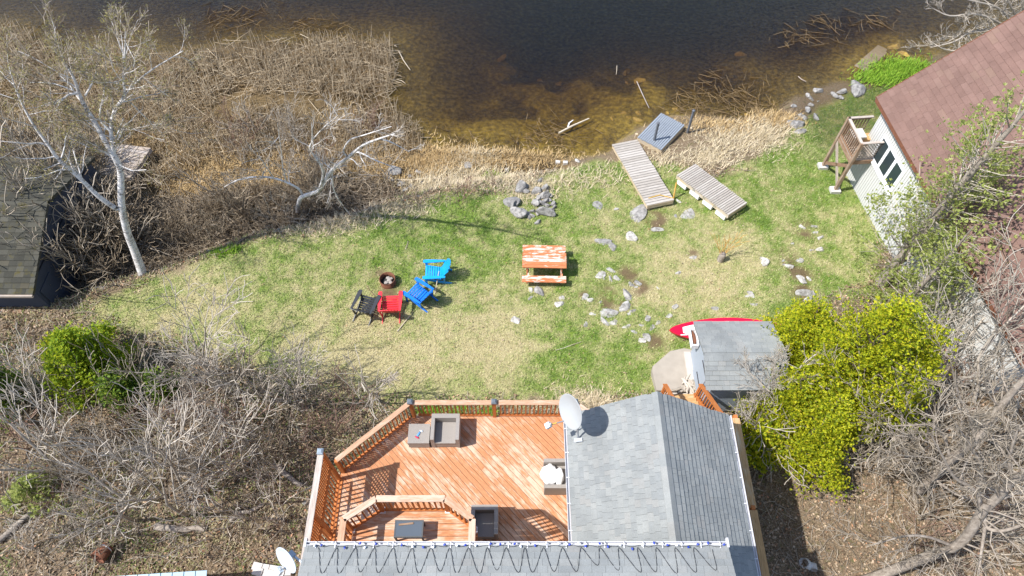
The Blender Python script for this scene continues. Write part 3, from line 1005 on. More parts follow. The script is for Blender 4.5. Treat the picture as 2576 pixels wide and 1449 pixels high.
railing((-.44, 7.66), (1.70, 7.66), DZ, RH, deck)
cap_post(-4.66, 6.02, DZ - .2, DZ + RH - .04, deck, .1, None)
railing((-2.88, 7.62), (-4.66, 6.02), DZ, RH, deck)
railing((1.80, 7.62), (2.65, 6.95), DZ, RH, deck)
# tall privacy screen on the left: balusters below, lattice above
px, pya, pyb = -4.74, 5.80, 2.62
PH = 2.2
for y in (pya, 4.3, pyb):
    cap_post(px, y, DZ - .2, DZ + PH + (.05 if y == pya else -.05), deck, .1, 'cap_light' if y == pya else None)
beam('screen_cap', (px, pya - .06, DZ + PH - .02), (px, pyb - .05, DZ + PH - .02), .15, .036, 'cap_grey_wood', deck)
beam('screen_rail', (px, pya - .05, DZ + PH - .11), (px, pyb, DZ + PH - .11), .04, .14, 'rail_wood', deck)
beam('screen_rail', (px, pya - .05, DZ + 1.17), (px, pyb, DZ + 1.17), .04, .2, 'rail_wood', deck)
beam('screen_rail', (px, pya - .05, DZ + .1), (px, pyb, DZ + .1), .06, .06, 'rail_wood', deck)
lat = MB()
zl0, zl1 = DZ + 1.27, DZ + PH - .18
for s, ox in ((1, -.006), (-1, .006)):
    k = pyb - 1.2
    while k < pya + 1.2:
        y0, z0, y1, z1 = k, zl0, k + s * (zl1 - zl0), zl1
        def cl(ya, za, yb, zb):
            # clip to the span between the posts
            q = []
            for (yy, zz) in ((ya, za), (yb, zb)):
                t = 0
                yc = min(max(yy, pyb + .05), pya - .05)
                if abs(yb - ya) > 1e-6:
                    zz = za + (zb - za) * (yc - ya) / (yb - ya)
                q.append((yc, zz))
            return q
        if max(y0, y1) > pyb + .06 and min(y0, y1) < pya - .06:
            (a, b), (c, d) = cl(y0, z0, y1, z1)
            if abs(a - c) > .03: lat.beam((px + ox, a, b), (px + ox, c, d), .01, .04, up=(0, -(d - b), c - a))
        k += .135
lat.build('lattice_panel', 'rail_wood', deck)
for k in range(26):
    y = pyb + .08 + k * .1225
    if abs(y - 4.3) > .06:
        beam('baluster', (px, y, DZ + .12), (px, y, DZ + 1.08), .036, .036, 'rail_wood', deck, up=(0, 1, 0))
# inner guard of the left edge, just inside the screen
beam('inner_rail', (px + .14, pya - .1, DZ + .3), (px + .14, pyb, DZ + .3), .05, .04, 'rail_wood', deck)

# balcony on the upper floor
BZ = 4.8
balc = thing('balcony', 'upper balcony with angled corners and orange railing above the deck', 'balcony', (-2.2, 3, BZ))
BP = [(-3.72, 2.46), (-.82, 2.46), (-.82, 3.90), (-1.46, 4.36), (-3.04, 4.36), (-3.72, 3.90)]
floor_boards(BP, 0, BZ, .035, .142, .011, 'deck_wood', balc, 12, .25)
for i in range(1, 6):
    a, b = BP[i], BP[(i + 1) % 6]
    beam('rim_joist', (a[0], a[1], BZ - .15), (b[0], b[1], BZ - .15), .04, .2, 'rail_wood', balc)
def inset_pt(i, d=.05):
    cx, cy = -2.27, 3.2
    x, y = BP[i]; L = math.hypot(cx - x, cy - y)
    return (x + (cx - x) / L * d, y + (cy - y) / L * d)
bq = [inset_pt(i) for i in range(6)]
for i in (2, 3, 4, 5):
    po = cap_post(bq[i][0], bq[i][1], BZ - .02, BZ + .97, balc, .09, None)
    MB().box(bq[i][0] - .07, bq[i][0] + .07, bq[i][1] - .07, bq[i][1] + .07, BZ + .003, BZ + .05).build('post_base', 'white_paint', po)
for i in range(1, 6):
    railing(bq[i], bq[(i + 1) % 6], BZ, 1.0, balc, 'rail_cap_wood', .125, cap_w=.145, low=.1)
for x in (-3.5, -1.05):
    beam('brace', (x, 2.5, BZ - 1.0), (x, 3.7, BZ - .2), .09, .09, 'rail_wood', balc)

# side walkway and stairs on the right of the cottage
walk = thing('side_walkway', 'narrow wooden walkway with a weathered rail along the cottage wing', 'walkway', (5.6, 5, .5))
WP = [(5.14, 1.2), (6.2, 1.2), (6.1, 7.3), (4.7, 7.3), (4.7, 6.46), (5.14, 6.46)]
for k in range(41):
    y = 1.2 + k * .149
    beam('floor_board', (5.14 if y < 6.4 else 4.7, y + .07, DZ - .02), (6.2, y + .07, DZ - .02), .142, .036, 'stair_wood', walk)
for y0, y1 in ((7.2, 4.78), (4.72, 2.4), (2.4, 1.2)):
    cap_post(6.14, y1, T1(6.14, y1) - .1, DZ + RH + .03, walk, .1, None)
    railing((6.14, y0), (6.14, y1), DZ, RH, walk, 'stair_wood', .13, cap_w=.19)
cap_post(6.14, 7.25, T1(6.14, 7.25), DZ + RH, walk, .1, None)
PADZ = .74
stairs = thing('stairs', 'orange wooden steps leading down to the concrete pad', 'stairs', (5.3, 8.1, PADZ))
SX0, SX1 = 4.72, 5.82
NS = 8
for k in range(NS):
    z = DZ - (k + 1) * (DZ - PADZ) / (NS + 1); y = 7.32 + k * .205
    beam('tread', (SX0 + .04, y + .12, z), (SX1 - .04, y + .12, z), .25, .04, 'stair_wood', stairs)
for x in (SX0, SX1):
    beam('stringer', (x, 7.28, DZ - .15), (x, 8.98, PADZ + .05), .04, .26, 'rail_wood', stairs)
    a = Vector((x, 7.2, DZ + .98)); b = Vector((x, 8.98, PADZ + .98))
    beam('handrail', a, b, .13, .036, 'rail_wood', stairs)
    beam('lower_rail', a - Vector((0, 0, .72)), b - Vector((0, 0, .72)), .05, .06, 'rail_wood', stairs)
    for yy in (7.25, 8.9):
        t = (yy - 7.2) / 1.78
        zz = DZ + (PADZ - DZ) * t
        beam('post', (x, yy, zz - .1), (x, yy, zz + .96), .09, .09, 'rail_wood', stairs)
    for k in range(12):
        t = .06 + k * .078
        q = a.lerp(b, t)
        beam('baluster', q - Vector((0, 0, .7)), q - Vector((0, 0, .02)), .036, .036, 'rail_wood', stairs, up=(0, 1, 0))
# concrete pad in two slabs
pp = [P(a, b, PADZ)[:2] for a, b in ((1686, 883), (1642, 921), (1641, 935), (1652, 982), (1740, 985), (1768, 975), (1752, 930), (1742, 880), (1721, 876))]
slab1 = MB().prism([tuple(p) for p in pp], PADZ - .5, PADZ - .0).build('concrete_pad', 'concrete')
tag(slab1, 'pale concrete pad with a cut corner in front of the shed door', 'concrete pad')
pp = [P(a, b, PADZ)[:2] for a, b in ((1660, 986), (1656, 1010), (1662, 1030), (1760, 1030), (1766, 1000), (1748, 990))]
slab2 = MB().prism([tuple(p) for p in pp], PADZ - .5, PADZ - .006).build('concrete_slab', 'concrete_pale')
tag(slab2, 'small concrete slab at the foot of the orange steps', 'concrete slab')
# ------------------------------------------------------------------ deck furniture
def armchair(x0, x1, y0, y1, face, label, z=DZ, h=.66, mat='wicker'):
    """face: direction the open front looks to"""
    cx, cy = (x0 + x1) / 2, (y0 + y1) / 2
    w, d = ((x1 - x0), (y1 - y0)) if face in ('-y', '+y') else ((y1 - y0), (x1 - x0))
    rot = {'-y': 0, '+x': math.pi / 2, '+y': math.pi, '-x': -math.pi / 2}[face]
    t = thing('wicker_armchair', label, 'armchair', (cx, cy, z), rot)
    Mw = WM[t.name]
    B = lambda n, *a: MB().box(*a).build(n, mat, t, Mw)
    a = .1
    B('backrest', -w / 2 + .004, w / 2 - .004, d / 2 - .13, d / 2, .05, h)
    B('armrest', -w / 2, -w / 2 + a, -d / 2, d / 2 - .132, .05, h - .004)
    B('armrest', w / 2 - a, w / 2, -d / 2, d / 2 - .132, .05, h - .004)
    B('seat_base', -w / 2 + a + .002, w / 2 - a - .002, -d / 2 + .012, d / 2 - .134, .06, .3)
    MB().box(-w / 2 + a + .01, w / 2 - a - .01, -d / 2 - .0, d / 2 - .14, .302, .37).build('seat', mat, t, Mw)
    for sx in (-1, 1):
        for sy in (-1, 1):
            MB().box(sx * (w / 2 - .05) - .025, sx * (w / 2 - .05) + .025, sy * (d / 2 - .05) - .025, sy * (d / 2 - .05) + .025, 0.002, .052).build('leg', 'black_plastic', t, Mw)
    return t
armchair(-2.25, -1.46, 6.70, 7.46, '-y', 'empty grey wicker armchair at the lake end of the deck')
armchair(.86, 1.62, 5.37, 6.17, '-x', 'grey wicker armchair by the wall holding a white cushion')
armchair(-1.06, -.36, 4.20, 4.94, '-y', 'grey wicker armchair partly under the balcony railing')
ot = thing('wicker_ottoman', 'low square wicker footstool beside the empty armchair', 'footstool', (-2.6, 6.98, DZ))
MB().box(-2.89, -2.31, 6.70, 7.25, DZ + .05, DZ + .37).build('body', 'wicker', ot)
MB().box(-2.90, -2.30, 6.69, 7.26, DZ + .372, DZ + .40).build('top', 'wicker', ot)
for sx in (-2.85, -2.35):
    for sy in (6.75, 7.2): MB().box(sx - .02, sx + .02, sy - .02, sy + .02, DZ + .002, DZ + .05).build('leg', 'black_plastic', ot)
# crumpled pieces of cloth / toys lying on the ottoman
rng = np.random.default_rng(21)
def crumple(n, size, seed, flat=.4, sub=2):
    import bmesh
    bm = bmesh.new()
    bmesh.ops.create_icosphere(bm, subdivisions=sub, radius=1)
    r = np.random.default_rng(seed)
    off = r.uniform(0, 50, 3)
    for v in bm.verts:
        a = v.co
        k = 1 + .35 * (vnoise(a.x * 2 + off[0] + a.z, a.y * 2 + off[1] - a.z, .8) - .5) + .2 * (vnoise(a.x * 5 + off[2], a.y * 5 + a.z * 5, .8) - .5)
        v.co = Vector((a.x * size[0], a.y * size[1], a.z * size[2])) * float(k)
    V = [tuple(v.co) for v in bm.verts]; F = [tuple(v.index for v in f.verts) for f in bm.faces]
    bm.free()
    return V, F
cl = thing('small_tools', 'blue and red hand tool lying on the wicker footstool', 'hand tool', P(1055, 1093, DZ + .4))
for (a, b, m, s) in ((1049, 1100, 'tarp_red', (.07, .025, .012)), (1053, 1092, 'tarp_blue', (.03, .09, .014)), (1060, 1084, 'dish_blue', (.05, .03, .014))):
    q = P(a, b, DZ + .415); V, F = crumple(0, s, int(a), sub=2)
    link('handle' if m != 'dish_blue' else 'head', _mesh('tool', V, F, True), m, cl, Matrix.Translation(q) @ Matrix.Rotation(-.5, 4, 'Z'))
pil = thing('cushion', 'white crumpled cushion heaped on the wicker armchair seat', 'cushion', (1.05, 5.78, DZ + .38))
for (x, y, s, sd) in ((1.0, 5.80, (.22, .27, .12), 5), (1.26, 5.74, (.12, .24, .15), 9)):
    V, F = crumple(0, s, sd, sub=3); link('pillow', _mesh('pillow', V, F, True), 'cloth_white', pil, Matrix.Translation((x, y, DZ + .47)))
# coffee table on the balcony: dark frame, glass top, wicker skirt
ct = thing('coffee_table', 'dark rectangular coffee table with glass top on the balcony', 'coffee table', (-2.33, 3.4, BZ))
a = P(994, 1308, BZ + .42); b = P(1063, 1352, BZ + .42)
x0, x1, y0, y1 = a[0], b[0], b[1], a[1]
MB().box(x0 + .03, x1 - .03, y0 + .03, y1 - .03, BZ + .405, BZ + .418).build('glass_top', 'glass_top', ct)
fm = MB()
fm.box(x0, x1, y0, y0 + .03, BZ + .36, BZ + .422).box(x0, x1, y1 - .03, y1, BZ + .36, BZ + .422).box(x0, x0 + .03, y0 + .03, y1 - .03, BZ + .36, BZ + .422).box(x1 - .03, x1, y0 + .03, y1 - .03, BZ + .36, BZ + .422)
fm.build('frame', 'wicker_dark', ct)
MB().box(x0 + .2, x1 - .04, y0 + .05, y1 - .05, BZ + .2, BZ + .39).build('shelf_box', 'wicker_dark', ct)
for sx in (x0 + .02, x1 - .02):
    for sy in (y0 + .02, y1 - .02): MB().box(sx - .018, sx + .018, sy - .018, sy + .018, BZ + .002, BZ + .36).build('leg', 'wicker_dark', ct)
sp = thing('serving_board', 'thin wooden serving board lying across the coffee table', 'serving board', P(1022, 1318, BZ + .424))
q = P(1003, 1320, BZ + .432); q2 = P(1040, 1316, BZ + .432)
beam('board', q, q2, .04, .012, 'brown_wood', sp)

# ------------------------------------------------------------------ shed and red board
shed = thing('garden_shed', 'small blue-grey shed with grey shingled roof beside the cedars', 'shed', (7.2, 9.5, PADZ))
RX0, RX1 = 5.70, 8.15
YB, YR, YF = 10.75, 9.40, 8.40
ZB, ZR, ZF = 2.46, 2.98, 2.60
MB().box(RX0 + .24, RX1 - .2, YF + .15, YB - .18, PADZ - .3, ZB + .0).build('wall', 'shed_blue', shed)
MB().add([(RX0 + .24, YF + .15, ZB), (RX0 + .24, YB - .18, ZB), (RX0 + .24, YR, ZR - .1), (RX0 + .34, YF + .15, ZB), (RX0 + .34, YB - .18, ZB), (RX0 + .34, YR, ZR - .1)],
         [(0, 1, 2), (3, 5, 4), (0, 3, 4, 1), (1, 4, 5, 2), (2, 5, 3, 0)]).build('gable_wall', 'shed_blue', shed)
s1 = slab('roof', [(RX0, YB, ZB), (RX1, YB, ZB), (RX1, YR, ZR), (RX0, YR, ZR)], .08, 'grey_shingle', shed)
s2 = slab('roof', [(RX0, YF, ZF), (RX1, YF, ZF), (RX1, YR - .001, ZR), (RX0, YR - .001, ZR)], .08, 'grey_shingle', shed)
it = plan_slope((RX1, YB + .02, ZB - .005), (-1, 0, 0), (0, YR - YB, ZR - ZB), RX1 - RX0 + .02, math.hypot(YR - YB, ZR - ZB), .142, 'grey_shingle', 31, [.16, .22, .28, .32], parent=s1)
it += plan_slope((RX0 - .02, YF - .02, ZF - .008), (1, 0, 0), (0, YR - YF, ZR - ZF), RX1 - RX0 + .02, math.hypot(YR - YF, ZR - ZF), .142, 'grey_shingle', 32, [.16, .22, .28, .32], parent=s2)
lay_shingles(it, 300)
dr = MB().box(RX0 + .205, RX0 + .238, 9.0, 9.9, PADZ + .05, 2.3).build('door', 'shed_blue', shed)
for z in (1.25, 2.05):
    MB().box(RX0 + .19, RX0 + .204, 9.02, 9.62, z, z + .05).build('hinge', 'black_iron', dr)
MB().box(RX0 + .185, RX0 + .204, 8.93, 8.97, 1.35, 1.75).build('door_bar', 'black_iron', shed)
MB().box(RX0 + .16, RX0 + .204, 8.9, 9.0, 1.53, 1.57).build('latch', 'black_iron', shed)
MB().box(RX0 + .02, RX0 + .238, 8.5, 10.6, PADZ - .35, PADZ + .05).build('footing', 'concrete_pale', shed)
pb = MB()
pb.box(RX0 - .02, RX0 + .2, 10.2, 10.24, 1.75, 1.98).box(RX0 - .02, RX0 + .2, 10.78, 10.82, 1.75, 1.98).box(RX0 - .02, RX0 + .01, 10.24, 10.78, 1.75, 1.98).box(RX0 + .17, RX0 + .2, 10.24, 10.78, 1.75, 1.98).box(RX0 + .01, RX0 + .17, 10.24, 10.78, 1.75, 1.78)
pbx = thing('planter_box', 'open planter box of dry soil fixed to the shed gable', 'planter box', (RX0 + .1, 10.5, 1.75))
pb.build('box', 'white_paint', pbx)
V, F = crumple(0, (.07, .24, .05), 4, sub=3); link('soil', _mesh('soil', V, F, True), 'rust', pbx, Matrix.Translation((RX0 + .09, 10.51, 1.87)))

def paddle_board():
    t = thing('paddle_board', 'long glossy red board with white centre lying behind the shed', 'paddle board', (7.3, 11.7, .45))
    def outline(n, inset, a0=0.0, a1=1.0):
        L = 3.95
        up = []; 
        for k in range(n + 1):
            s = a0 + (a1 - a0) * k / n
            w = .43 * (math.sin(math.pi * min(1, max(0, s))) ** .62) - inset
            up.append((s * L, max(w, .004)))
        return up
    z0 = .5
    M = Matrix.Translation((5.36, 11.62, 0)) @ Matrix.Rotation(math.radians(1.5), 4, 'Z') @ Matrix.Rotation(math.radians(12), 4, 'X')
    def shape(o, zb, zt, name, mat):
        V = []; F = []; n = len(o)
        zz = lambda x: .16 * ((x / 3.95 - .5) * 2) ** 4
        for z, k in ((zb, 1), (zt, 1)):
            for x, w in o: V.append((x, w * k, z + zz(x)))
            for x, w in reversed(o): V.append((x, -w * k, z + zz(x)))
        m = 2 * n
        for i in range(n - 1):
            a, b, c, d = i, i + 1, m - 2 - i, m - 1 - i
            F.append((a, d, c, b)); F.append((m + a, m + b, m + c, m + d))
        for i in range(m): F.append((i, (i + 1) % m, m + (i + 1) % m, m + i))
        return link(name, _mesh(name, V, F), mat, t, M)
    shape(outline(40, 0), z0, z0 + .13, 'hull', 'red_gloss')
    shape(outline(34, .13, .12, .74), z0 + .128, z0 + .136, 'deck_panel', 'white_gloss')
    V, F = box_vf(.36, .6, -.2, -.17, z0 + .215, z0 + .222); link('stripe', _mesh('stripe', V, F), 'white_gloss', t, M @ Matrix.Translation((0, 0, .015)))
    for x in (.9, 2.9):
        V, F = box_vf(x, x + .1, -.3, .3, z0 - .35, z0 - .002); link('trestle', _mesh('trestle', V, F), 'brown_wood', t, M)
paddle_board()
# driftwood pieces lying on the pad
dw = thing('driftwood_heap', 'heap of bleached driftwood pieces on the concrete pad', 'driftwood', P(1722, 965, PADZ))
rng = np.random.default_rng(9)
for k in range(15):
    a = np.array([rng.uniform(1706, 1762), rng.uniform(948, 985)]); ang = rng.uniform(0, 3.14); L = rng.uniform(.2, .55)
    q = P(a[0], a[1], PADZ + .05 + .05 * rng.random())
    d = np.array([math.cos(ang), math.sin(ang), rng.uniform(-.05, .12)])
    pts = np.array([q - d * L / 2, q - d * L * .2 + rng.normal(0, .03, 3) * (1, 1, .3), q + d * L * .2 + rng.normal(0, .03, 3) * (1, 1, .3), q + d * L / 2])
    tube_obj('piece', [(pts, np.array([.02, .05, .045, .015]))], 'twig_pale', dw, 6)

# ------------------------------------------------------------------ picnic table, fire ring, chairs
tz = T1(1.2, 14.4)
pt = thing('picnic_table', 'picnic table with peeling red paint standing on the lawn', 'picnic table', (1.18, 14.4, tz))
ang = math.radians(-1.5)
Mp = Matrix.Translation((1.18, 14.45, tz)) @ Matrix.Rotation(ang, 4, 'Z')
for k in range(6):
    y = -.335 + k * .134
    beam('tabletop_board', (-.8 + (.03 if k == 5 else 0), y, .74), (.8 - (.04 if k == 5 else 0), y, .74), .126, .038, 'picnic_wood', pt, Mp)
for s in (-1, 1):
    for k in range(2):
        y = s * (.62 + k * .142)
        beam('bench_board', (-.8, y, .44), (.8, y, .44), .136, .038, 'picnic_wood', pt, Mp)
for x in (-.62, .62):
    beam('table_support', (x, -.37, .7), (x, .37, .7), .04, .09, 'picnic_wood', pt, Mp)
    beam('bench_support', (x + .042, -.8, .385), (x + .042, .8, .385), .04, .09, 'picnic_wood', pt, Mp)
    for s in (-1, 1):
        beam('leg', (x, s * .62, .0), (x, s * .24, .71), .042, .1, 'picnic_wood', pt, Mp)
beam('brace', (-.58, 0, .4), (-.05, 0, .7), .08, .04, 'picnic_wood', pt, Mp)
beam('brace', (.58, 0, .4), (.05, 0, .7), .08, .04, 'picnic_wood', pt, Mp)

fp = G(977, 712)
fr_ = thing('fire_ring', 'rusty steel fire ring full of ash in the lawn', 'fire pit', fp)
V, F = lathe([(.285, -.05), (.29, .3), (.272, .3), (.268, .0)], 28)
link('ring', _mesh('ring', V, F, True), 'rust', fr_, Matrix.Translation(fp))
V, F = lathe([(.292, .27), (.3, .285), (.292, .3)], 28)
link('rim', _mesh('rim', V, F, True), 'rust', fr_, Matrix.Translation(fp))
V, F = lathe([(.001, .12), (.1, .14), (.2, .09), (.266, .06)], 20)
link('ash_bed', _mesh('ash_bed', V, F, True), 'charcoal', fr_, Matrix.Translation(fp))
for k, (dx, dy, s) in enumerate(((.05, .02, .1), (-.05, -.08, .08), (.11, -.08, .07), (.0, .12, .08), (.12, .1, .06))):
    V, F = crumple(0, (s, s * .8, s * .5), 40 + k); link('burnt_piece', _mesh('burnt', V, F), 'ash', fr_, Matrix.Translation(fp + np.array([dx, dy, .16])))

def adirondack(label, mat, loc, rot, tilt=0):
    t = thing('garden_chair', label, 'chair', loc, rot, 'slatted garden chairs round the fire ring')
    M = WM[t.name]
    W = .56
    bm_ = lambda n, a, b, w, h, up=(0, 0, 1): beam(n, a, b, w, h, mat, t, M, up)
    # seat slats from front (y=+.28) to back (y=-.25), front high
    for k in range(7):
        s = k / 6
        y = .28 - s * .5; z = .40 - s * .12
        bm_('seat_slat', (-W / 2, y, z), (W / 2, y, z), .072, .022, up=(0, .24, 1))
    # backrest slats, fan
    for k in range(7):
        x = (k - 3) * .074
        top = .98 - .018 * (k - 3) ** 2
        bm_('back_slat', (x * .86, -.22, .28), (x * 1.22, -.22 - .42 * (top - .28) / .7, top), .07, .02, up=(0, 1, .5))
    bm_('back_brace', (-.29, -.40, .56), (.29, -.40, .56), .03, .06)
    bm_('back_brace', (-.27, -.30, .33), (.27, -.30, .33), .03, .05)
    for s in (-1, 1):
        # broad arm with rounded, tapering outline
        n = 8
        out = []
        for (yy, hw) in ((.40, .035), (.385, .06), (.33, .07), (.18, .07), (-.05, .058), (-.25, .045), (-.42, .032)): out.append((yy, hw))
        poly = [(s * .36 + hw, yy) for yy, hw in out] + [(s * .36 - hw, yy) for yy, hw in reversed(out)]
        if s: MB().prism(poly[::-1], .555, .58).build('armrest', mat, t, M)
        bm_('front_leg', (s * .335, .29, 0), (s * .335, .29, .555), .09, .03, up=(1, 0, 0))
        # long side rail that is also the rear leg
        bm_('rear_leg', (s * .30, .30, .355), (s * .30, -.62, .03), .03, .1)
        bm_('arm_bracket', (s * .375, .26, .42), (s * .375, .26, .553), .02, .08)
        bm_('rear_arm_post', (s * .31, -.36, .12), (s * .36, -.38, .553), .03, .06, up=(0, 1, 0))
    return t
chs = [('black slatted garden chair left of the red one', 'black_plastic', (927, 780), -18),
       ('red slatted garden chair nearest the black one', 'red_plastic', (987, 778), 2),
       ('deep blue slatted garden chair beside the red one', 'deep_blue_plastic', (1055, 752), 55),
       ('bright blue slatted garden chair farthest from the red one', 'blue_plastic', (1095, 699), 92)]
for lb, mt, (a, b), r in chs:
    g = G(a, b); adirondack(lb, mt, g, math.radians(r))
def stick(name, label, cat, a, b, r, mat, za=0, zb=0, r2=None, group=None):
    p = G(*a) + np.array([0, 0, za + r]); q = G(*b) + np.array([0, 0, zb + r])
    m1 = p * .66 + q * .34 + R0.normal(0, .01, 3); m2 = p * .33 + q * .67 + R0.normal(0, .01, 3)
    o = tube_obj(name, [(np.array([p, m1, m2, q]), np.array([r, r, r * .95, (r2 or r * .85)]))], mat, None, 6)
    return tag(o, label, cat, group)
stick('pole', 'pale wooden pole leaning on the bright blue chair', 'pole', (1094, 740), (1108, 704), .018, 'tan_stick', 0, .55)
stick('stick', 'bare stick lying on the grass right of the red chair', 'stick', (1000, 835), (1033, 795), .02, 'tan_stick', .02, .02)
stick('stick', 'short twig on the grass uphill of the blue chairs', 'stick', (1020, 630), (1027, 608), .014, 'old_wood', .02, .02)
stick('stick', 'thin dark roasting stick behind the black chair', 'stick', (922, 718), (946, 752), .008, 'brown_wood', .02, .1)
stick('stick', 'thin curved stick on the lawn below the rock cluster', 'stick', (1398, 882), (1462, 861), .012, 'tan_stick', .02, .02)
stick('stick', 'pale straight stick on the grass at the left end of lawn', 'stick', (582, 762), (638, 760), .016, 'tan_stick', .03, .03)
stick('stake', 'yellow wooden stake standing between the two plank docks', 'stake', (1694, 503), (1692, 492), .04, 'yellow_wood', -.1, .75)

# ------------------------------------------------------------------ docks
def plank_deck(name, label, cat, c4, z4, n, thick, side_mat, top_mat, floats=False, group=None):
    """c4: picture corners far-left, far-right, near-right, near-left; z4: heights"""
    q = [Vector(P(a, b, z)) for (a, b), z in zip(c4, z4)]
    o = sum(q, Vector()) / 4
    lo = min(z4)
    t = thing(name, label, cat, (o.x, o.y, lo - thick), 0, group)
    # square the corners up: planks run across
    ax = ((q[3] - q[0]) + (q[2] - q[1])) / 2
    L = ax.length; axn = ax.normalized()
    wv = ((q[1] - q[0]) + (q[2] - q[3])) / 2
    wv = wv - axn * wv.dot(axn); W = wv.length; wn_ = wv.normalized()
    up = axn.cross(wn_)
    if up.z < 0: up = -up
    st = o - ax / 2 - wv / 2
    rng = np.random.default_rng(int(c4[0][0]))
    pw = L / n
    for k in range(n):
        j = rng.uniform(-.012, .012)
        a = st + axn * (pw * (k + .5)) - wn_ * (.02 + j) - up * .018; b = a + wv + wn_ * .04
        beam('plank', a, b, pw - .024, .036, top_mat, t, None, up)
    for s, m in ((0, 1), (1, 1)):
        a = st + wn_ * (.02 + s * (W - .04)) - up * (.036 + thick / 2)
        beam('side_beam', a, a + ax, .04, thick, side_mat, t, None, up)
    for k in (0, 1):
        a = st + wn_ * .042 + axn * (.02 + k * (L - .04)) - up * (.036 + thick / 2)
        beam('end_beam', a, a + wv - wn_ * .084, .04, thick - .004, side_mat, t, None, up)
    if floats:
        for k in range(4):
            a = st + wn_ * -.03 + axn * (L * (.04 + .25 * k)) - up * (.036 + thick + .06)
            b = a + wv + wn_ * .06
            M, LL = frame(a + axn * L * .09, b + axn * L * .09, up)
            V, F = box_vf(0, LL, -L * .085, L * .085, -.12, .055)
            link('float', _mesh('float', V, F), 'foam_white', t, M)
        for k in range(3):
            a = st + axn * (L * (.33 + .2 * k)) - up * .1 - wn_ * .002
            M, LL = frame(a, a + axn * .09, up)
            V, F = box_vf(0, .03, -.012, .012, -.05, .05); link('bracket', _mesh('bracket', V, F), 'steel', t, M)
            V, F = box_vf(.07, .1, -.012, .012, -.05, .05); link('bracket', _mesh('bracket', V, F), 'steel', t, M)
    return t, st, axn, wn_, up, L, W
zz = [T1(*P(a, b, -.5)[:2]) for a, b in ((1541, 362), (1601, 350), (1696, 505), (1628, 515))]
plank_deck('plank_dock', 'long grey plank dock section resting against the grey platform', 'dock', [(1541, 363), (1601.5, 350), (1696, 505), (1628, 515)],
           [-.42, -.42, zz[2] + .36, zz[3] + .36], 27, .17, 'dock_side', 'dock_wood')
zz = [T1(*P(a, b, -.4)[:2]) for a, b in ((1698, 435), (1753, 416), (1883, 513), (1830, 538))]
plank_deck('plank_dock', 'grey plank dock section on white foam floats lying on the grass', 'dock', [(1698, 435), (1753, 416), (1883, 513), (1830, 538)],
           [z + .5 for z in zz], 28, .17, 'dock_side', 'dock_wood', True)
t, st, ax_, wn2, up2, L2, W2 = plank_deck('dock_platform', 'square grey painted dock platform with two dark mooring posts', 'dock', [(1585, 335), (1681, 292.5), (1741, 325.5), (1646, 365)],
           [-.3, -.3, -.3, -.3], 13, .3, 'dock_side', 'grey_paint_wood')
for a, b in ((1646, 352), (1733, 321)):
    p = P(a, b, -.3)
    po = tube_obj('mooring_post', [(np.array([p - (0, 0, 1.0), p + (0, 0, .35), p + (0, 0, .95)]), np.array([.055, .055, .055]))], 'pipe_grey', t, 10)
    V, F = lathe([(.001, .07), (.05, .06), (.07, .03), (.07, 0), (.05, -.01)], 10); link('post_cap', _mesh('post_cap', V, F, True), 'pipe_grey', po, Matrix.Translation(p + np.array([0, 0, .95])))
for a, b in ((1600, 345), (1736, 330), (1650, 368)):
    p = P(a, b, -.7)
    beam('leg', (p[0], p[1], -1.3), (p[0], p[1], -.5), .1, .1, 'dock_side', t)
# old platform in the marsh behind the birch
t, st, ax_, wn2, up2, L2, W2 = plank_deck('old_platform', 'weathered wooden platform with missing boards behind the big birch', 'platform', [(283, 363), (380, 368), (317, 462), (238, 422)], [-.35, -.25, -.25, -.4], 9, .16, 'old_wood', 'old_wood')
# strap on the dock and rope handled hook
st_ = tube_obj('strap', [(np.array([G(1628, 512) + (0, 0, .33), G(1655, 505) + (0, 0, .36), G(1690, 512) + (0, 0, .33)]), np.full(3, .02))], 'yellow_wood', None, 5)
tag(st_, 'orange strap tied across the near end of the long dock', 'strap')

# ------------------------------------------------------------------ white neighbour house, far right
GZN = -.7
nb = thing('neighbour_house', 'white sided house with brown shingled roof at the right edge', 'house', (16, 16, GZN))
E0 = Vector(P(2207, 245, 3.0)); E1 = Vector(P(2479, 733, 3.0))
eave = (E1 - E0); eave.z = 0; ed = eave.normalized(); EL = 11.5
inw = Vector((-ed.y, ed.x, 0))
if inw.x < 0: inw = -inw
RUN, RISE = 4.0, 3.9
r0 = E0 + inw * RUN + Vector((0, 0, RISE)); r1 = r0 + ed * EL
e1 = E0 + ed * EL
nr = slab('roof', [tuple(E0), tuple(e1), tuple(r1), tuple(r0)], .16, 'brown_shingle', nb)
f0 = r0 + inw * RUN - Vector((0, 0, RISE))
nr2 = slab('roof', [tuple(r0 + inw * .002), tuple(r1 + inw * .002), tuple(f0 + ed * EL), tuple(f0)], .16, 'brown_shingle', nb)
sl = (r0 - E0)
it = plan_slope(tuple(E0 + ed * EL - inw * .03), tuple(-ed), tuple(sl), EL + .03, sl.length, .2, 'brown_shingle', 41, [.3, .38, .45, .52], t=.014, parent=nr)
it = [d for d in it if d['M'].translation.y > 6.5]
lay_shingles(it, 300)
beam('fascia', E0 - inw * .012 + Vector((0, 0, -.08)), e1 - inw * .012 + Vector((0, 0, -.08)), .03, .2, 'rust', nb)
beam('fascia', E0 - ed * .012 + Vector((0, 0, -.08)), r0 - ed * .012 + Vector((0, 0, -.08)), .03, .2, 'rust', nb, up=(0, 0, 1))
w0 = E0 + inw * .28 + ed * .35; w1 = e1 + inw * .28 - ed * .3
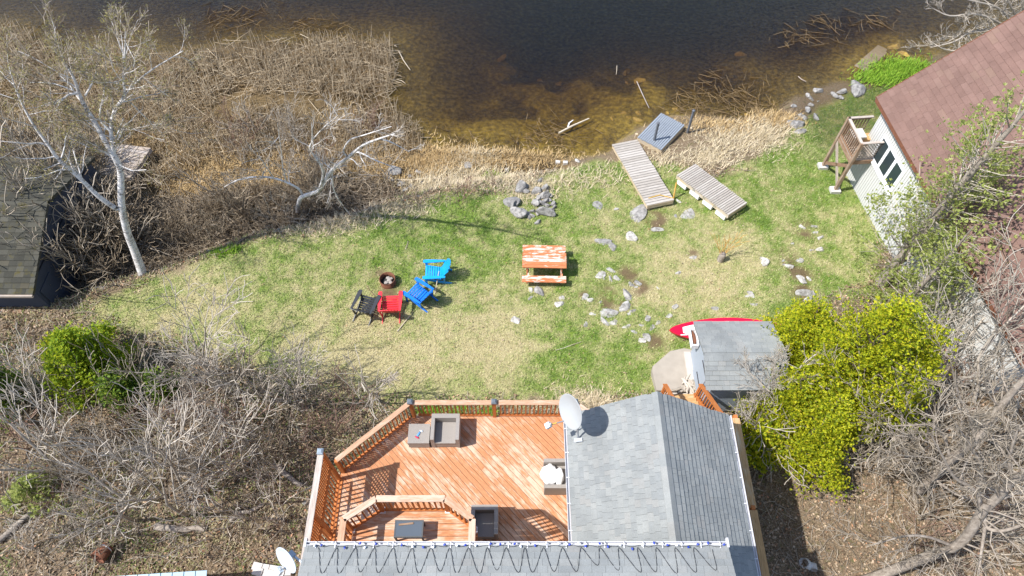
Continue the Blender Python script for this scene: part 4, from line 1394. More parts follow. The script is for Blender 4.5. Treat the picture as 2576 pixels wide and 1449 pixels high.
def wall_box(name, a, b, depth, z0, z1, mat, parent):
    M, L = frame((a.x, a.y, 0), (b.x, b.y, 0))
    V, F = box_vf(0, L, 0, depth, z0, z1)
    if (M @ Vector((0, 1, 0)) - M @ Vector((0, 0, 0))).dot(inw) < 0: V, F = box_vf(0, L, -depth, 0, z0, z1)
    return link(name, _mesh(name, V, F), mat, parent, M)
ZT = 3.0 + .28 * RISE / RUN - .2
wl = wall_box('wall', w0, w1, 7.2, -1.5, ZT, 'siding_white', nb)
# lakeside gable
wf = Vector((w0.x, w0.y, 0)); gA = wf + Vector((0, 0, ZT)); gB = wf + inw * 7.2 + Vector((0, 0, ZT)); gC = wf + inw * 3.72 + Vector((0, 0, 3.0 + RISE - .45))
MB().add([gA, gB, gC, gA + ed * .1, gB + ed * .1, gC + ed * .1], [(0, 2, 1), (3, 4, 5), (0, 1, 4, 3), (1, 2, 5, 4), (2, 0, 3, 5)]).build('gable_wall', 'siding_white', nb)
# vertical ribs of the siding (finer than can be picked apart: one part)
rb = MB(); k = .0
L = (w1 - w0).length
while k < L - .05:
    a = w0 + ed * k - inw * .022
    rb.add([a + ed * .0 + Vector((0, 0, -1.4)) - a.z * Vector((0, 0, 1)), a + ed * .045 + Vector((0, 0, -1.4)) - a.z * Vector((0, 0, 1)), a + ed * .045 + inw * .012 + Vector((0, 0, -1.4)) - a.z * Vector((0, 0, 1)), a + inw * .012 + Vector((0, 0, -1.4)) - a.z * Vector((0, 0, 1)),
            a + Vector((0, 0, ZT - a.z)), a + ed * .045 + Vector((0, 0, ZT - a.z)), a + ed * .045 + inw * .012 + Vector((0, 0, ZT - a.z)), a + inw * .012 + Vector((0, 0, ZT - a.z))], BOXF)
    k += .13
tag(rb.build('siding_rib', 'siding_white', nb), kind='stuff')
# three-pane window: its picture corners sit on the wall plane
def on_wall(vx, vy, off=0.0):
    pl = w0 - inw * off
    u, v = (vx - CX) / FV, (vy - CY) / FV
    d = Vector((u, CA - v * SA, -SA - v * CA)); o = Vector((0, 0, CAM_H))
    tt = (pl - o).dot(inw) / d.dot(inw)
    return o + d * tt
wa = on_wall(2192, 392); wb = on_wall(2222, 475)
s0 = (wa - w0).dot(ed); s1_ = s0 + 2.0
zc = 1.55
def wbox(s_a, s_b, z_a, z_b, d0, d1, name, mat, parent):
    M, L = frame((w0.x, w0.y, 0), (w1.x, w1.y, 0))
    sgn = 1 if (M @ Vector((0, 1, 0)) - M @ Vector((0, 0, 0))).dot(inw) < 0 else -1
    ya, yb = sorted((sgn * d0, sgn * d1))
    V, F = box_vf(s_a, s_b, ya, yb, z_a, z_b)
    return link(name, _mesh(name, V, F), mat, parent, M)
wdw = wbox(s0, s1_, zc - .62, zc + .62, .024, .04, 'window', 'white_gloss', nb)
for k in range(3):
    a = s0 + .12 + k * (2.0 - .1) / 3
    wbox(a, a + .47, zc - .48, zc + .48, .041, .05, 'pane', 'window_glass', wdw)
wbox(s0 - .06, s1_ + .06, zc - .7, zc - .622, .014, .09, 'sill', 'white_gloss', wdw)
# small landing on posts
ld = thing('landing', 'small weathered landing on posts with grey railing beside the white house', 'landing', P(2105, 440, GZN))
c = [P(2137, 296, 1.95), P(2170, 361, 1.95)]
A = Vector((c[0][0], c[0][1], 0)); Bq = Vector((c[1][0], c[1][1], 0))
A2 = A + inw * 1.0; B2 = Bq + inw * .85
LZ = 1.0
n = 9
for k in range(n):
    p = A.lerp(Bq, (k + .5) / n); q = A2.lerp(B2, (k + .5) / n)
    beam('floor_board', (p.x, p.y, LZ), (q.x, q.y, LZ), (A - Bq).length / n - .01, .036, 'old_wood', ld)
for p, q in ((A, Bq), (A, A2), (Bq, B2)):
    beam('rim', (p.x, p.y, LZ - .12), (q.x, q.y, LZ - .12), .05, .18, 'brown_wood', ld)
railing((A.x, A.y), (Bq.x, Bq.y), LZ, .95, ld, 'cap_grey_wood', .11, cap_w=.1, mat='brown_wood')
railing((A.x, A.y), (A2.x, A2.y), LZ, .95, ld, 'cap_grey_wood', .11, cap_w=.1, mat='brown_wood')
for i, p in enumerate((A, Bq)):
    gz = T1(p.x, p.y)
    po = beam('post', (p.x, p.y, gz + .1), (p.x, p.y, LZ + .95), .12, .12, 'brown_wood', ld)
    MB().box(p.x - .2, p.x + .2, p.y - .16, p.y + .16, gz - .1, gz + .16).build('footing', 'block_pale', po)
gz = T1(Bq.x, Bq.y)
beam('brace', (A.x, A.y, T1(A.x, A.y) + .3), (Bq.x, Bq.y, LZ - .3), .04, .14, 'brown_wood', ld)
beam('brace', (Bq.x, Bq.y, gz + .3), (A.x, A.y, LZ - .3), .04, .14, 'old_wood', ld)
lt = MB()
for s in (1, -1):
    for k in range(-6, 14):
        p_ = Bq + inw * .02; q_ = B2 - inw * .05
        L_ = (q_ - p_).length
        a0 = k * .12; a1 = a0 + s * .8
        c0, c1 = min(max(a0, 0), L_), min(max(a1, 0), L_)
        if abs(c1 - c0) < .04: continue
        z0_, z1_ = .12 + .8 * (c0 - a0) / (a1 - a0), .12 + .8 * (c1 - a0) / (a1 - a0)
        u0 = p_.lerp(q_, c0 / L_) + ed * .006 * s; u1 = p_.lerp(q_, c1 / L_) + ed * .006 * s
        lt.beam((u0.x, u0.y, LZ + z0_), (u1.x, u1.y, LZ + z1_), .03, .01, up=(ed.x, ed.y, 0))
lt.build('lattice_panel', 'old_wood', ld)
beam('rail_cap', (Bq.x, Bq.y, LZ + .95), (B2.x, B2.y, LZ + .95), .1, .036, 'cap_grey_wood', ld)
bx_ = thing('storage_bench', 'grey bench with wooden seat standing on the small landing', 'bench', tuple(A + Vector((.5, -.5, LZ))))
p = A.lerp(Bq, .35) + inw * .3
Mx = Matrix.Translation((p.x, p.y, LZ + .018)) @ Matrix.Rotation(math.atan2(ed.y, ed.x) + math.pi / 2, 4, 'Z')
V, F = box_vf(-.15, .25, -.2, .2, .0, .5); link('box', _mesh('box', V, F), 'old_wood', bx_, Mx)
V, F = box_vf(-.2, .3, -.25, .25, .502, .56); link('lid', _mesh('lid', V, F), 'block_pale', bx_, Mx)
V, F = box_vf(.31, .7, -.18, .2, .0, .32); link('step', _mesh('step', V, F), 'stair_wood', bx_, Mx)

# ------------------------------------------------------------------ mossy boathouse, left edge
bh = thing('boathouse', 'low boathouse with mossy old shingles at the left edge', 'boathouse', (-19, 15, -.6))
BX = -16.4
ye, yr, yb2 = 12.55, 15.7, 18.9
ze, zr2 = 1.3, 2.45
BW = 8.0
b1 = slab('roof', [(BX - BW, ye, ze), (BX, ye, ze), (BX, yr, zr2), (BX - BW, yr, zr2)], .1, 'mossy_shingle', bh)
b2 = slab('roof', [(BX, yb2, ze), (BX - BW, yb2, ze), (BX - BW, yr + .001, zr2), (BX, yr + .001, zr2)], .1, 'mossy_shingle', bh)
sl1 = Vector((0, yr - ye, zr2 - ze)); sl2 = Vector((0, yr - yb2, zr2 - ze))
it = plan_slope((BX - 4.2, ye - .02, ze), (1, 0, 0), sl1, 4.22, sl1.length, .2, 'mossy_shingle', 51, [.26, .3, .34], t=.025, parent=b1)
it += plan_slope((BX + .02, yb2 + .02, ze), (-1, 0, 0), sl2, 4.2, sl2.length, .2, 'mossy_shingle', 52, [.26, .3, .34], t=.025, parent=b2)
lay_shingles(it, 300)
MB().box(BX - BW + .2, BX - .14, ye + .2, yb2 - .2, -1.4, ze + .05).build('wall', 'navy_wall', bh)
MB().add([(BX - .14, ye + .2, ze), (BX - .14, yb2 - .2, ze), (BX - .14, yr, zr2 - .12), (BX - .24, ye + .2, ze), (BX - .24, yb2 - .2, ze), (BX - .24, yr, zr2 - .12)],
         [(0, 1, 2), (3, 5, 4), (0, 3, 4, 1), (1, 4, 5, 2), (2, 5, 3, 0)]).build('gable_wall', 'navy_wall', bh)
MB().box(BX - BW, BX + .0, ye - .1, ye - .03, ze - .1, ze - .0).build('gutter', 'old_wood', bh)
le = MB().box(BX - BW, BX + .35, ye - .55, ye + .1, -.6, .12).build('timber_ledge', 'brown_wood')
tag(le, 'brown timber ledge along the foot of the mossy boathouse', 'ledge')
MB().box(BX - .13, BX - .1, ye + .35, ye + 1.2, -.6, .9).build('door', 'navy_wall', bh)

# blue metal roof at the bottom edge
br = thing('metal_roof_shed', 'ribbed pale blue metal roof of a shed cut by the bottom edge', 'shed', (-8.5, 2.9, .9))
ra = Vector(P(300, 1449, 2.6)); rb_ = Vector(P(520, 1435, 2.6))
dirx = (rb_ - ra).normalized(); back = Vector((dirx.y, -dirx.x, 0)).normalized()
sl_ = (back + Vector((0, 0, -.25))).normalized()
for k in range(11):
    p = rb_ - dirx * (.29 * k)
    V = [p, p - dirx * .285, p - dirx * .285 + sl_ * 1.8, p + sl_ * 1.8]
    nn = Vector((0, 0, .012))
    sh_ = link('roof_sheet', _mesh('roof_sheet', [tuple(v) for v in V] + [tuple(v + nn) for v in V], BOXF), 'blue_metal', br)
    beam('rib', p + nn * 1.8, p + sl_ * 1.8 + nn * 1.8, .03, .022, 'blue_metal', sh_)
q = rb_ - dirx * 1.6 + back * .9
Mq = Matrix.Translation((q.x, q.y, 0)) @ Matrix.Rotation(math.atan2(dirx.y, dirx.x), 4, 'Z')
V, F = box_vf(-1.4, 1.4, -.7, .7, .6, 2.3); link('wall', _mesh('wall', V, F), 'siding_tan', br, Mq)
# white-washed stones by the small dish
sw = thing('stone_edging', 'row of white-washed square stones beside the small dish', 'stone edging', G(690, 1440))
rng = np.random.default_rng(77)
for k in range(9):
    a, b = 650 + (k % 5) * 19 + rng.uniform(-3, 3), 1428 + (k // 5) * 13 + (k % 5) * 3.2
    p = G(a, b)
    V, F = box_vf(-.13, .13, -.1, .1, -.1, .14 + rng.uniform(0, .08))
    link('stone', _mesh('stone', V, F), 'block_pale', sw, Matrix.Translation(p) @ Matrix.Rotation(rng.uniform(-.3, .1), 4, 'Z'))
# rusty tub in the brush
p = G(272, 1388)
tb = thing('rusty_tub', 'rusty white metal tub lying tipped in the brush', 'tub', p)
V, F = lathe([(.2, 0), (.26, .5), (.245, .5), (.19, .02), (.001, .02)], 18)
Mt = Matrix.Translation(p + np.array([.1, .1, .25])) @ Matrix.Rotation(-1.9, 4, 'Z') @ Matrix.Rotation(1.25, 4, 'Y') @ Matrix.Scale(.8, 4)
link('body', _mesh('body', V, F, True), 'rust', tb, Mt)
V, F = lathe([(.19, .0), (.21, .12)], 18); link('enamel', _mesh('enamel', V, F, True), 'white_gloss', tb, Mt @ Matrix.Translation((0, 0, .0)) @ Matrix.Scale(1.03, 4))
# ------------------------------------------------------------------ stones
import bmesh as _bm
def rock_mesh(seed, mat):
    bm = _bm.new(); _bm.ops.create_icosphere(bm, subdivisions=3, radius=1)
    r = np.random.default_rng(seed)
    planes = r.normal(0, 1, (15, 3)); planes /= np.linalg.norm(planes, axis=1, keepdims=True)
    cut = r.uniform(.42, .85, 15)
    for v in bm.verts:
        a = np.array(v.co)
        for pl, c in zip(planes, cut):
            k = a @ pl
            if k > c: a = a - pl * (k - c)
        v.co = a * (1.25 + .03 * r.normal())
    V = [tuple(v.co) for v in bm.verts]; F = [tuple(v.index for v in f.verts) for f in bm.faces]; bm.free()
    me = _mesh('stone', V, F); me.materials.append(MATS[mat]); return me
ROCKS = {m: [rock_mesh(100 + k, m) for k in range(7)] for m in ('rock_grey', 'rock_pale', 'rock_gold')}
rngr = np.random.default_rng(55)
def stone(vx, vy, wpx, mat, label, group=None, flat=.55, lift=.25, name='stone'):
    p = G(vx, vy); d = (CAM_H - p[2]) / .84
    w = wpx / FV * d * .5
    s = Vector((w * rngr.uniform(.92, 1.1), w * rngr.uniform(.5, .85), w * flat * rngr.uniform(.8, 1.2)))
    M = Matrix.Translation((p[0], p[1], p[2] + s.z * (lift - .15))) @ Matrix.Rotation(rngr.normal(0, .8), 4, 'Z') @ Matrix.Rotation(rngr.normal(0, .15), 4, 'X') @ Matrix.Diagonal((s.x, s.y, s.z, 1))
    o = link(name, ROCKS[mat][rngr.integers(7)], None, None, M)
    return tag(o, label, 'stone', group)
SINGLE = [(1600, 538, 54, 'rock_grey', 'large flat cracked grey slab near the end of the long dock', .22), (1503, 520, 27, 'rock_grey', 'grey flat stone left of the cracked slab', .3),
          (1551, 527, 13, 'rock_pale', 'small upright pale stone between slab and grey stone', .7), (1731, 538, 36, 'rock_pale', 'pale flat stone between the two plank docks', .2),
          (1708, 507, 16, 'rock_pale', 'small white stone by the yellow stake', .4), (1700, 545, 14, 'rock_grey', 'small grey stone at the tip of the long dock', .4),
          (1520, 608, 34, 'rock_grey', 'cracked grey outcrop uphill of the picnic table', .3), (1540, 620, 26, 'rock_grey', 'broken grey piece beside the cracked outcrop', .3), (1588, 598, 30, 'rock_pale', 'split pale rock right of the cracked outcrop', .35),
          (1650, 578, 30, 'rock_pale', 'white rock beside the bare soil patch below the docks', .35), (1923, 657, 28, 'rock_pale', 'lone pale stone right of the small stump', .4),
          (1356, 736, 25, 'rock_grey', 'rounded grey rock just below the picnic bench', .6), (1577, 744, 32, 'rock_grey', 'smooth grey boulder in the middle of the rock cluster', .4),
          (1530, 786, 38, 'rock_pale', 'largest white ledge in the rock cluster', .3), (2152, 223, 64, 'rock_grey', 'largest rounded boulder at the right shoreline', .5), (2002, 313, 42, 'rock_grey', 'broad grey boulder at the near end of the shoreline stones', .5),
          (834, 462, 38, 'rock_pale', 'flat pale stone behind the leaning birch', .3), (857, 471, 24, 'rock_grey', 'dark stone touching the flat pale one by the birch', .4), (996, 434, 34, 'rock_grey', 'tall grey boulder at the marsh edge', .8),
          (1178, 417, 28, 'rock_grey', 'grey stone in straw on the bank below the water', .4), (770, 1262, 17, 'rock_pale', 'pale stone in the brush left of the deck', .6), (392, 424, 14, 'rock_pale', 'white lump in the marsh right of old platform', .7)]
for a, b, w, m, l, fl in SINGLE: stone(a, b, w * 1.15, m, l, None, fl)
CLUST = [(1509, 691, 22), (1537, 679, 18), (1553, 702, 20), (1536, 703, 15), (1606, 713, 18), (1589, 716, 12), (1486, 756, 14), (1470, 747, 16), (1489, 790, 12), (1522, 811, 20), (1543, 813, 18), (1573, 771, 28), (1589, 784, 18),
         (1577, 821, 15), (1595, 834, 12), (1630, 803, 16), (1639, 825, 15), (1627, 847, 20), (1616, 856, 15), (1682, 794, 12), (1698, 772, 18), (1707, 687, 12), (1654, 724, 8), (1475, 815, 16), (1614, 818, 10), (1654, 812, 10), (1513, 699, 12), (1600, 722, 9), (1566, 776, 12), (1583, 790, 9), (1540, 790, 14),
         (1335, 728, 14), (1333, 751, 12), (1413, 750, 14), (1410, 765, 24), (1298, 806, 20), (1888, 740, 20), (1898, 766, 14), (1798, 775, 14), (1745, 648, 14), (1880, 745, 12), (1548, 805, 9), (1510, 760, 8)]
for a, b, w in CLUST: stone(a, b, w * 1.3, 'rock_pale', 'white stone poking out of the lawn around the bare soil patches', 'white stones in the middle of the lawn', .32)
RIGHT = [(2049, 570, 18), (2019, 573, 16), (2049, 585, 14), (2065, 598, 20), (2064, 628, 20), (2040, 630, 10), (2010, 655, 16), (1984, 670, 22), (1969, 656, 8), (2017, 706, 24), (2035, 701, 12), (2020, 738, 38), (2029, 756, 24), (1994, 613, 10)]
for a, b, w in RIGHT: stone(a, b, w * 1.3, 'rock_pale', 'white stone in the grass left of the white house', 'white stones near the white house', .38)
SHK = 1.4
SHST = [(2120, 232, 24), (2100, 240, 20), (2115, 247, 14), (2060, 230, 30), (2032, 277, 20), (2040, 265, 15), (2020, 295, 24), (2052, 297, 24), (2002, 298, 14), (2010, 332, 26), (2032, 242, 14), (2040, 250, 14), (2057, 255, 8), (1995, 268, 14)]
for a, b, w in SHST: stone(a, b, w * SHK, 'rock_grey', 'grey stone in the row along the right shoreline', 'stones along the right shore', .6)
PILE = [(1287, 510, 26), (1293, 520, 20), (1305, 537, 30), (1325, 538, 12), (1368, 538, 33), (1391, 538, 16), (1393, 514, 12), (1395, 523, 10), (1365, 514, 18), (1374, 507, 12), (1377, 518, 10), (1368, 496, 20), (1375, 487, 14), (1373, 475, 16), (1347, 485, 24),
        (1314, 473, 30), (1324, 485, 14), (1349, 516, 16), (1341, 533, 10), (1330, 546, 14), (1340, 544, 10), (1353, 560, 12), (1359, 455, 14), (1383, 504, 8), (1288, 500, 8), (1360, 526, 8), (1385, 495, 10), (1388, 530, 10), (1355, 500, 12), (1352, 538, 9)]
for a, b, w in PILE: stone(a, b, w * 1.5, 'rock_grey', 'grey stone in the rough pile at the lawn edge', 'stone pile above the picnic table', .9, .55)
LSH = [(938, 471, 26), (1011, 465, 26), (1038, 471, 22), (1031, 444, 16), (1054, 434, 22), (1071, 448, 14), (1050, 494, 14), (1274, 432, 18), (1019, 477, 18), (525, 632, 14), (555, 630, 12), (700, 580, 12), (985, 450, 20), (1060, 460, 16)]
for a, b, w in LSH: stone(a, b, w * 1.1, 'rock_grey', 'grey stone on the bank between marsh and lawn', 'stones on the marsh bank', .6)
stone(1305, 409, 18, 'rock_pale', 'pale stone at the water edge above the stone pile', None, .5)
stone(1453, 405, 16, 'rock_pale', 'white block at the muddy landing by the water', None, .6)
SUBM = [(1360, 205, 26), (1407, 212, 30), (1577, 210, 18), (1610, 206, 40), (1575, 185, 40), (1565, 288, 24), (1582, 297, 20), (1607, 287, 30), (1605, 302, 26), (1330, 340, 26), (1260, 150, 44), (1680, 285, 18), (1480, 265, 30), (1330, 262, 22), (1860, 140, 40), (1880, 290, 20), (2250, 118, 46), (2275, 140, 40), (2170, 150, 24), (1540, 300, 22), (1400, 345, 26), (1700, 275, 20), (2230, 165, 26), (1490, 310, 20)]
for a, b, w in SUBM: stone(a, b, w, 'rock_gold', 'golden algae-covered stone under shallow water', 'submerged golden stones', .4, .35)
# submerged plank and floating stems
p = P(2163, 174, ZW - .1); q = P(2222, 122, ZW - .2)
p[2] = ZW - .1; q[2] = ZW - .2
o = MB().beam(tuple(p), tuple(q), .62, .1).build('sunken_timber', 'old_wood')
tag(o, 'brown waterlogged slab of timber lying under water by the right shore', 'timber')
def on_water(vx, vy, dz=.0): return P(vx, vy, ZW + dz)
for a, b, r, m, l in (((1405, 335), (1482, 298), .05, 'tan_stick', 'thick pale green stem floating at the shore left of platform'), ((1429, 320), (1442, 302), .035, 'cloth_white', 'short white stick beside the floating stem'),
                      ((1602, 205), (1633, 272), .022, 'old_wood', 'thin curved branch standing in the water above the platform'), ((1003, 128), (1032, 176), .022, 'tan_stick', 'long broken reed at the tip of the reed bed'), ((992, 115), (998, 117), .02, 'tan_stick', 'short reed stub at the corner of the reed bed'),
                      ((998, 200), (1020, 210), .018, 'tan_stick', 'reed floating off the side of the reed bed'), ((1552, 165), (1550, 188), .015, 'tan_stick', 'upright straw in open water above the platform'), ((2008, 192), (2028, 205), .02, 'old_wood', 'twig floating off the right shore')):
    p = on_water(*a, .02); q = on_water(*b, .06)
    o = tube_obj('stem', [(np.array([p, (p + q) / 2 + R0.normal(0, .04, 3) * (1, 1, 0), q]), np.array([r, r, r * .6]))], m, None, 6)
    tag(o, l, 'stem')
# stump with an orange-twigged sapling
p = G(1812, 655)
sm_ = thing('stump', 'grey stump with an orange-twigged sapling in the lawn', 'stump', p)
V, F = lathe([(.14, -.1), (.13, .25), (.11, .42), (.001, .44)], 10); link('trunk', _mesh('trunk', V, F, True), 'bark_grey', sm_, Matrix.Translation(p))

# ------------------------------------------------------------------ branching
def nrmv(v): return v / (np.linalg.norm(v) + 1e-9)
def grow(rng, p, d, L, r, depth, out, kids=5, spread=.75, up=.12, wig=.16, rmin=.006, lk=(.4, .72), n=5, t0=.25):
    pts = [np.array(p, float)]; dd = nrmv(np.array(d, float)); dirs = [dd]
    for i in range(n - 1):
        dd = nrmv(dd + rng.normal(0, wig, 3) + np.array([0, 0, up * .5]))
        pts.append(pts[-1] + dd * L / (n - 1)); dirs.append(dd)
    rad = np.maximum(np.linspace(r, r * .45, n), rmin)
    out.append((depth, np.array(pts), rad))
    if depth > 0:
        for k in range(kids):
            t = t0 + (1 - t0) * (k + rng.random()) / kids
            f = t * (n - 1); i = min(int(f), n - 2); q = pts[i] + (pts[i + 1] - pts[i]) * (f - i)
            nd = nrmv(dirs[i] + spread * nrmv(rng.normal(0, 1, 3)) + np.array([0, 0, up]))
            grow(rng, q, nd, L * rng.uniform(*lk) * (1.15 - .5 * t), max(rad[i] * .62, rmin), depth - 1, out, kids, spread, up, wig, rmin, lk, n, t0)
def sprout(rng, limb, rad, out, per_m=3.0, L=(.6, 1.6), depth=2, **kw):
    """side branches along an explicit limb"""
    limb = np.asarray(limb, float)
    seg = np.linalg.norm(np.diff(limb, axis=0), axis=1)
    for i, s in enumerate(seg):
        m = rng.poisson(s * per_m)
        for k in range(m):
            t = rng.random(); q = limb[i] + (limb[i + 1] - limb[i]) * t
            d = nrmv(limb[i + 1] - limb[i]) * .7 + nrmv(rng.normal(0, 1, 3)) * .9
            d[2] = d[2] * .8 + .15
            grow(rng, q, d, rng.uniform(*L), max(min(rad[i] * .45, .028), .009), depth, out, **kw)
def smooth_line(pts, rad, m=4):
    pts = np.asarray(pts, float); n = len(pts)
    P4 = np.vstack([2 * pts[0] - pts[1], pts, 2 * pts[-1] - pts[-2]])
    o = []; ro = []
    for i in range(n - 1):
        p0, p1, p2, p3 = P4[i], P4[i + 1], P4[i + 2], P4[i + 3]
        for k in range(m):
            t = k / m
            o.append(.5 * ((2 * p1) + (-p0 + p2) * t + (2 * p0 - 5 * p1 + 4 * p2 - p3) * t * t + (-p0 + 3 * p1 - 3 * p2 + p3) * t ** 3))
            ro.append(rad[i] + (rad[i + 1] - rad[i]) * t)
    o.append(pts[-1]); ro.append(rad[-1])
    return np.array(o), np.array(ro)
def cards(pts, size, rng, k=2, asp=.45):
    """small pointed leaves: k per point, random turns"""
    n = len(pts); P_ = np.repeat(np.asarray(pts, float), k, axis=0); m = n * k
    a = rng.normal(0, 1, (m, 3)); a /= np.linalg.norm(a, axis=1, keepdims=True)
    b = rng.normal(0, 1, (m, 3)); b -= a * (a * b).sum(1, keepdims=True); b /= np.linalg.norm(b, axis=1, keepdims=True)
    s = (size * rng.uniform(.6, 1.3, m))[:, None]
    c = P_ + a * s * .15
    V = np.stack([c, c + a * s * .5 + b * s * asp * .5, c + a * s, c + a * s * .5 - b * s * asp * .5], 1).reshape(-1, 3)
    F = np.arange(m * 4).reshape(m, 4)
    return V, F

# ---- shrubs: a few built, then copied
def shrub_meshes(seed, H=1.8, stems=7, kids=5, spread=.75, lean=.5, r=.02, mat='twig_grey', rmin=.0065, wig=.16, depth=2):
    rng = np.random.default_rng(seed); out = []
    for k in range(stems):
        a = rng.uniform(0, 2 * math.pi); l = rng.uniform(.1, lean)
        d = np.array([math.cos(a) * l, math.sin(a) * l, 1])
        grow(rng, (rng.normal(0, .12), rng.normal(0, .12), -.05), d, H * rng.uniform(.6, 1.05), r * rng.uniform(.7, 1.2), depth, out, kids=kids, spread=spread, up=.1, wig=wig, rmin=rmin, lk=(.5, .85))
    st = [(p, q) for dd, p, q in out if dd == depth]; tw = [(p, q) for dd, p, q in out if dd < depth]
    a = _mesh('stems', *tubes(st, 5), True); b = _mesh('twigs', *tubes(tw, 3), True)
    a.materials.append(MATS[mat]); b.materials.append(MATS[mat])
    return a, b
SHR = {
    'grey': [shrub_meshes(200 + k, 2.3, 5, 4, .72, .9, .024, 'twig_grey', .0105, .2) for k in range(5)],
    'brown': [shrub_meshes(220 + k, 2.0, 6, 4, .8, 1.1, .022, 'twig_brown', .0105, .2) for k in range(4)],
    'pale': [shrub_meshes(240 + k, 2.6, 4, 4, .72, .8, .028, 'twig_pale', .011, .2) for k in range(4)],
    'red': [shrub_meshes(260 + k, 1.6, 7, 3, .6, .9, .015, 'twig_red', .009, .15) for k in range(2)],
    'sapling': [shrub_meshes(280 + k, 3.6, 2, 4, .7, .4, .05, 'twig_pale', .0105, depth=3, wig=.17) for k in range(4)],
}
rs = np.random.default_rng(321)
def shrub(vx, vy, kind, size, label, group):
    p = G(vx, vy)
    M = Matrix.Translation(p) @ Matrix.Rotation(rs.uniform(0, 6.28), 4, 'Z') @ Matrix.Rotation(rs.normal(0, .08), 4, 'X') @ Matrix.Diagonal((size, size, size * rs.uniform(.85, 1.1), 1))
    nm = 'bare_sapling' if kind == 'sapling' else 'bare_shrub'
    adj = {'grey': 'grey', 'brown': 'dark brown', 'pale': 'pale', 'red': 'reddish'}.get(kind)
    if group and adj:
        hs = 'large ' if size > .8 else ('small ' if size < .62 else '')
        label = hs + adj + ' ' + label; group = group + ', ' + hs + adj
    t = link(nm, None, None, None, M); tag(t, label, 'sapling' if kind == 'sapling' else 'shrub', group)
    a, b = SHR[kind][rs.integers(len(SHR[kind]))]
    link('stems', a, None, t, M); link('twigs', b, None, t, M)
    return t
# left thicket between lawn and bottom edge
LEFT = [(40, 1010), (110, 1060), (190, 1010), (60, 1120), (150, 1140), (240, 1080), (320, 1050), (300, 1130), (390, 1110), (440, 1060), (520, 1030), (470, 1000), (600, 1010), (560, 1060), (650, 1040), (700, 1010), (760, 1040), (820, 1020), (880, 1030), (700, 1080), (620, 1100),
        (780, 1090), (850, 1080), (540, 1130), (450, 1150), (330, 1200), (220, 1190), (100, 1190), (30, 1220), (160, 1260), (270, 1260), (390, 1230), (500, 1210), (600, 1180), (690, 1150), (930, 1010), (770, 1150), (360, 990), (270, 1010), (480, 950), (600, 960), (680, 975)]
def left_place(a, b):
    if b < 1070: return 'below the green cedars' if a < 430 else ('below the middle of the lawn edge' if a < 690 else 'beside the angled deck corner')
    if a < 260: return 'near the left edge of the photo'
    return 'in the open litter above the rusty tub' if a < 480 else 'left of the deck screen'
for k, (a, b) in enumerate(LEFT):
    kd = ['grey', 'brown', 'grey', 'pale', 'red'][int(rs.integers(5))]
    if a > 640 and b < 1100: kd = ['grey', 'red', 'pale'][int(rs.integers(3))]
    shrub(a + rs.normal(0, 10), b + rs.normal(0, 10), kd, rs.uniform(.62, 1.0) * (.75 if b > 1150 else 1), 'leafless shrub ' + left_place(a, b), 'leafless shrubs ' + left_place(a, b))
for a, b, s, l in ((545, 985, 1.0, 'thin bare sapling reaching over the grass right of the green cedar'), (610, 1010, .9, 'bare forked sapling at the thicket edge below the lawn'), (475, 1270, 1.1, 'tall bare sapling in the thicket above the rusty tub'), (330, 1290, 1.0, 'crooked bare sapling beside the rusty tub'),
                   (120, 1200, 1.1, 'bare sapling in the thicket at the far left edge'), (745, 1010, .7, 'small bare sapling at the lawn corner near the deck'), (620, 1190, .9, 'bare sapling over fallen logs left of the deck'), (2330, 900, 1.1, 'tall bare sapling in front of the white house wall'), (2400, 960, 1.2, 'tall bare sapling near the corner of the white house'), (2290, 800, .9, 'bare sapling behind the yellow cedars by the white wall'), (2450, 1010, 1.3, 'tall bare sapling at the right edge below the white house')):
    shrub(a, b, 'sapling', s, l, None)
# brush round the boathouse and under the birch
for k in range(34):
    a, b = rs.uniform(140, 345), rs.uniform(540, 745)
    if b > 700 - .3 * (a - 120): b -= 40
    shrub(a, b, ['brown', 'grey', 'brown'][int(rs.integers(3))], rs.uniform(.85, 1.35), 'tangled bare shrub between the boathouse and the big birch', 'brush beside the boathouse')
for k in range(12):
    a, b = rs.uniform(150, 235), rs.uniform(470, 620)
    shrub(a, b, ['brown', 'grey'][int(rs.integers(2))], rs.uniform(1.3, 1.8), 'bare shrub leaning over the mossy boathouse roof', 'tall shrubs over the boathouse roof')
for k in range(30):
    a = rs.uniform(360, 900); b = 690 - (a - 360) * .25 - rs.uniform(30, 120)
    shrub(a, b, ['brown', 'brown', 'grey'][int(rs.integers(3))], rs.uniform(.5, .95), 'bare shrub in the ditch below the lawn bank', 'low shrubs in the marsh ditch')
for k in range(14):
    a, b = rs.uniform(560, 980), rs.uniform(300, 450)
    shrub(a, b, ['red', 'pale', 'red', 'grey'][int(rs.integers(4))], rs.uniform(.45, .75), 'thin bare shrub in the marsh behind the leaning birch', 'thin shrubs behind the leaning birch')
shrub(1160, 508, 'red', .7, 'sparse bare shrub on the bank left of the stone pile', None)
shrub(1050, 520, 'brown', .5, 'small dark bare shrub on the bank right of the leaning birch', None)
shrub(1235, 470, 'red', .45, 'tiny bare shrub in straw left of the stone pile', None)
LEFT2 = [(60, 1300), (170, 1330), (250, 1330), (330, 1340), (430, 1290), (560, 1260), (640, 1230), (700, 1230), (90, 1390), (200, 1400), (560, 1340), (660, 1330), (720, 1300), (40, 950), (20, 880), (140, 980), (400, 1180), (560, 1190), (640, 1150), (730, 1120), (500, 1100), (250, 1140), (180, 1210), (60, 1060)]
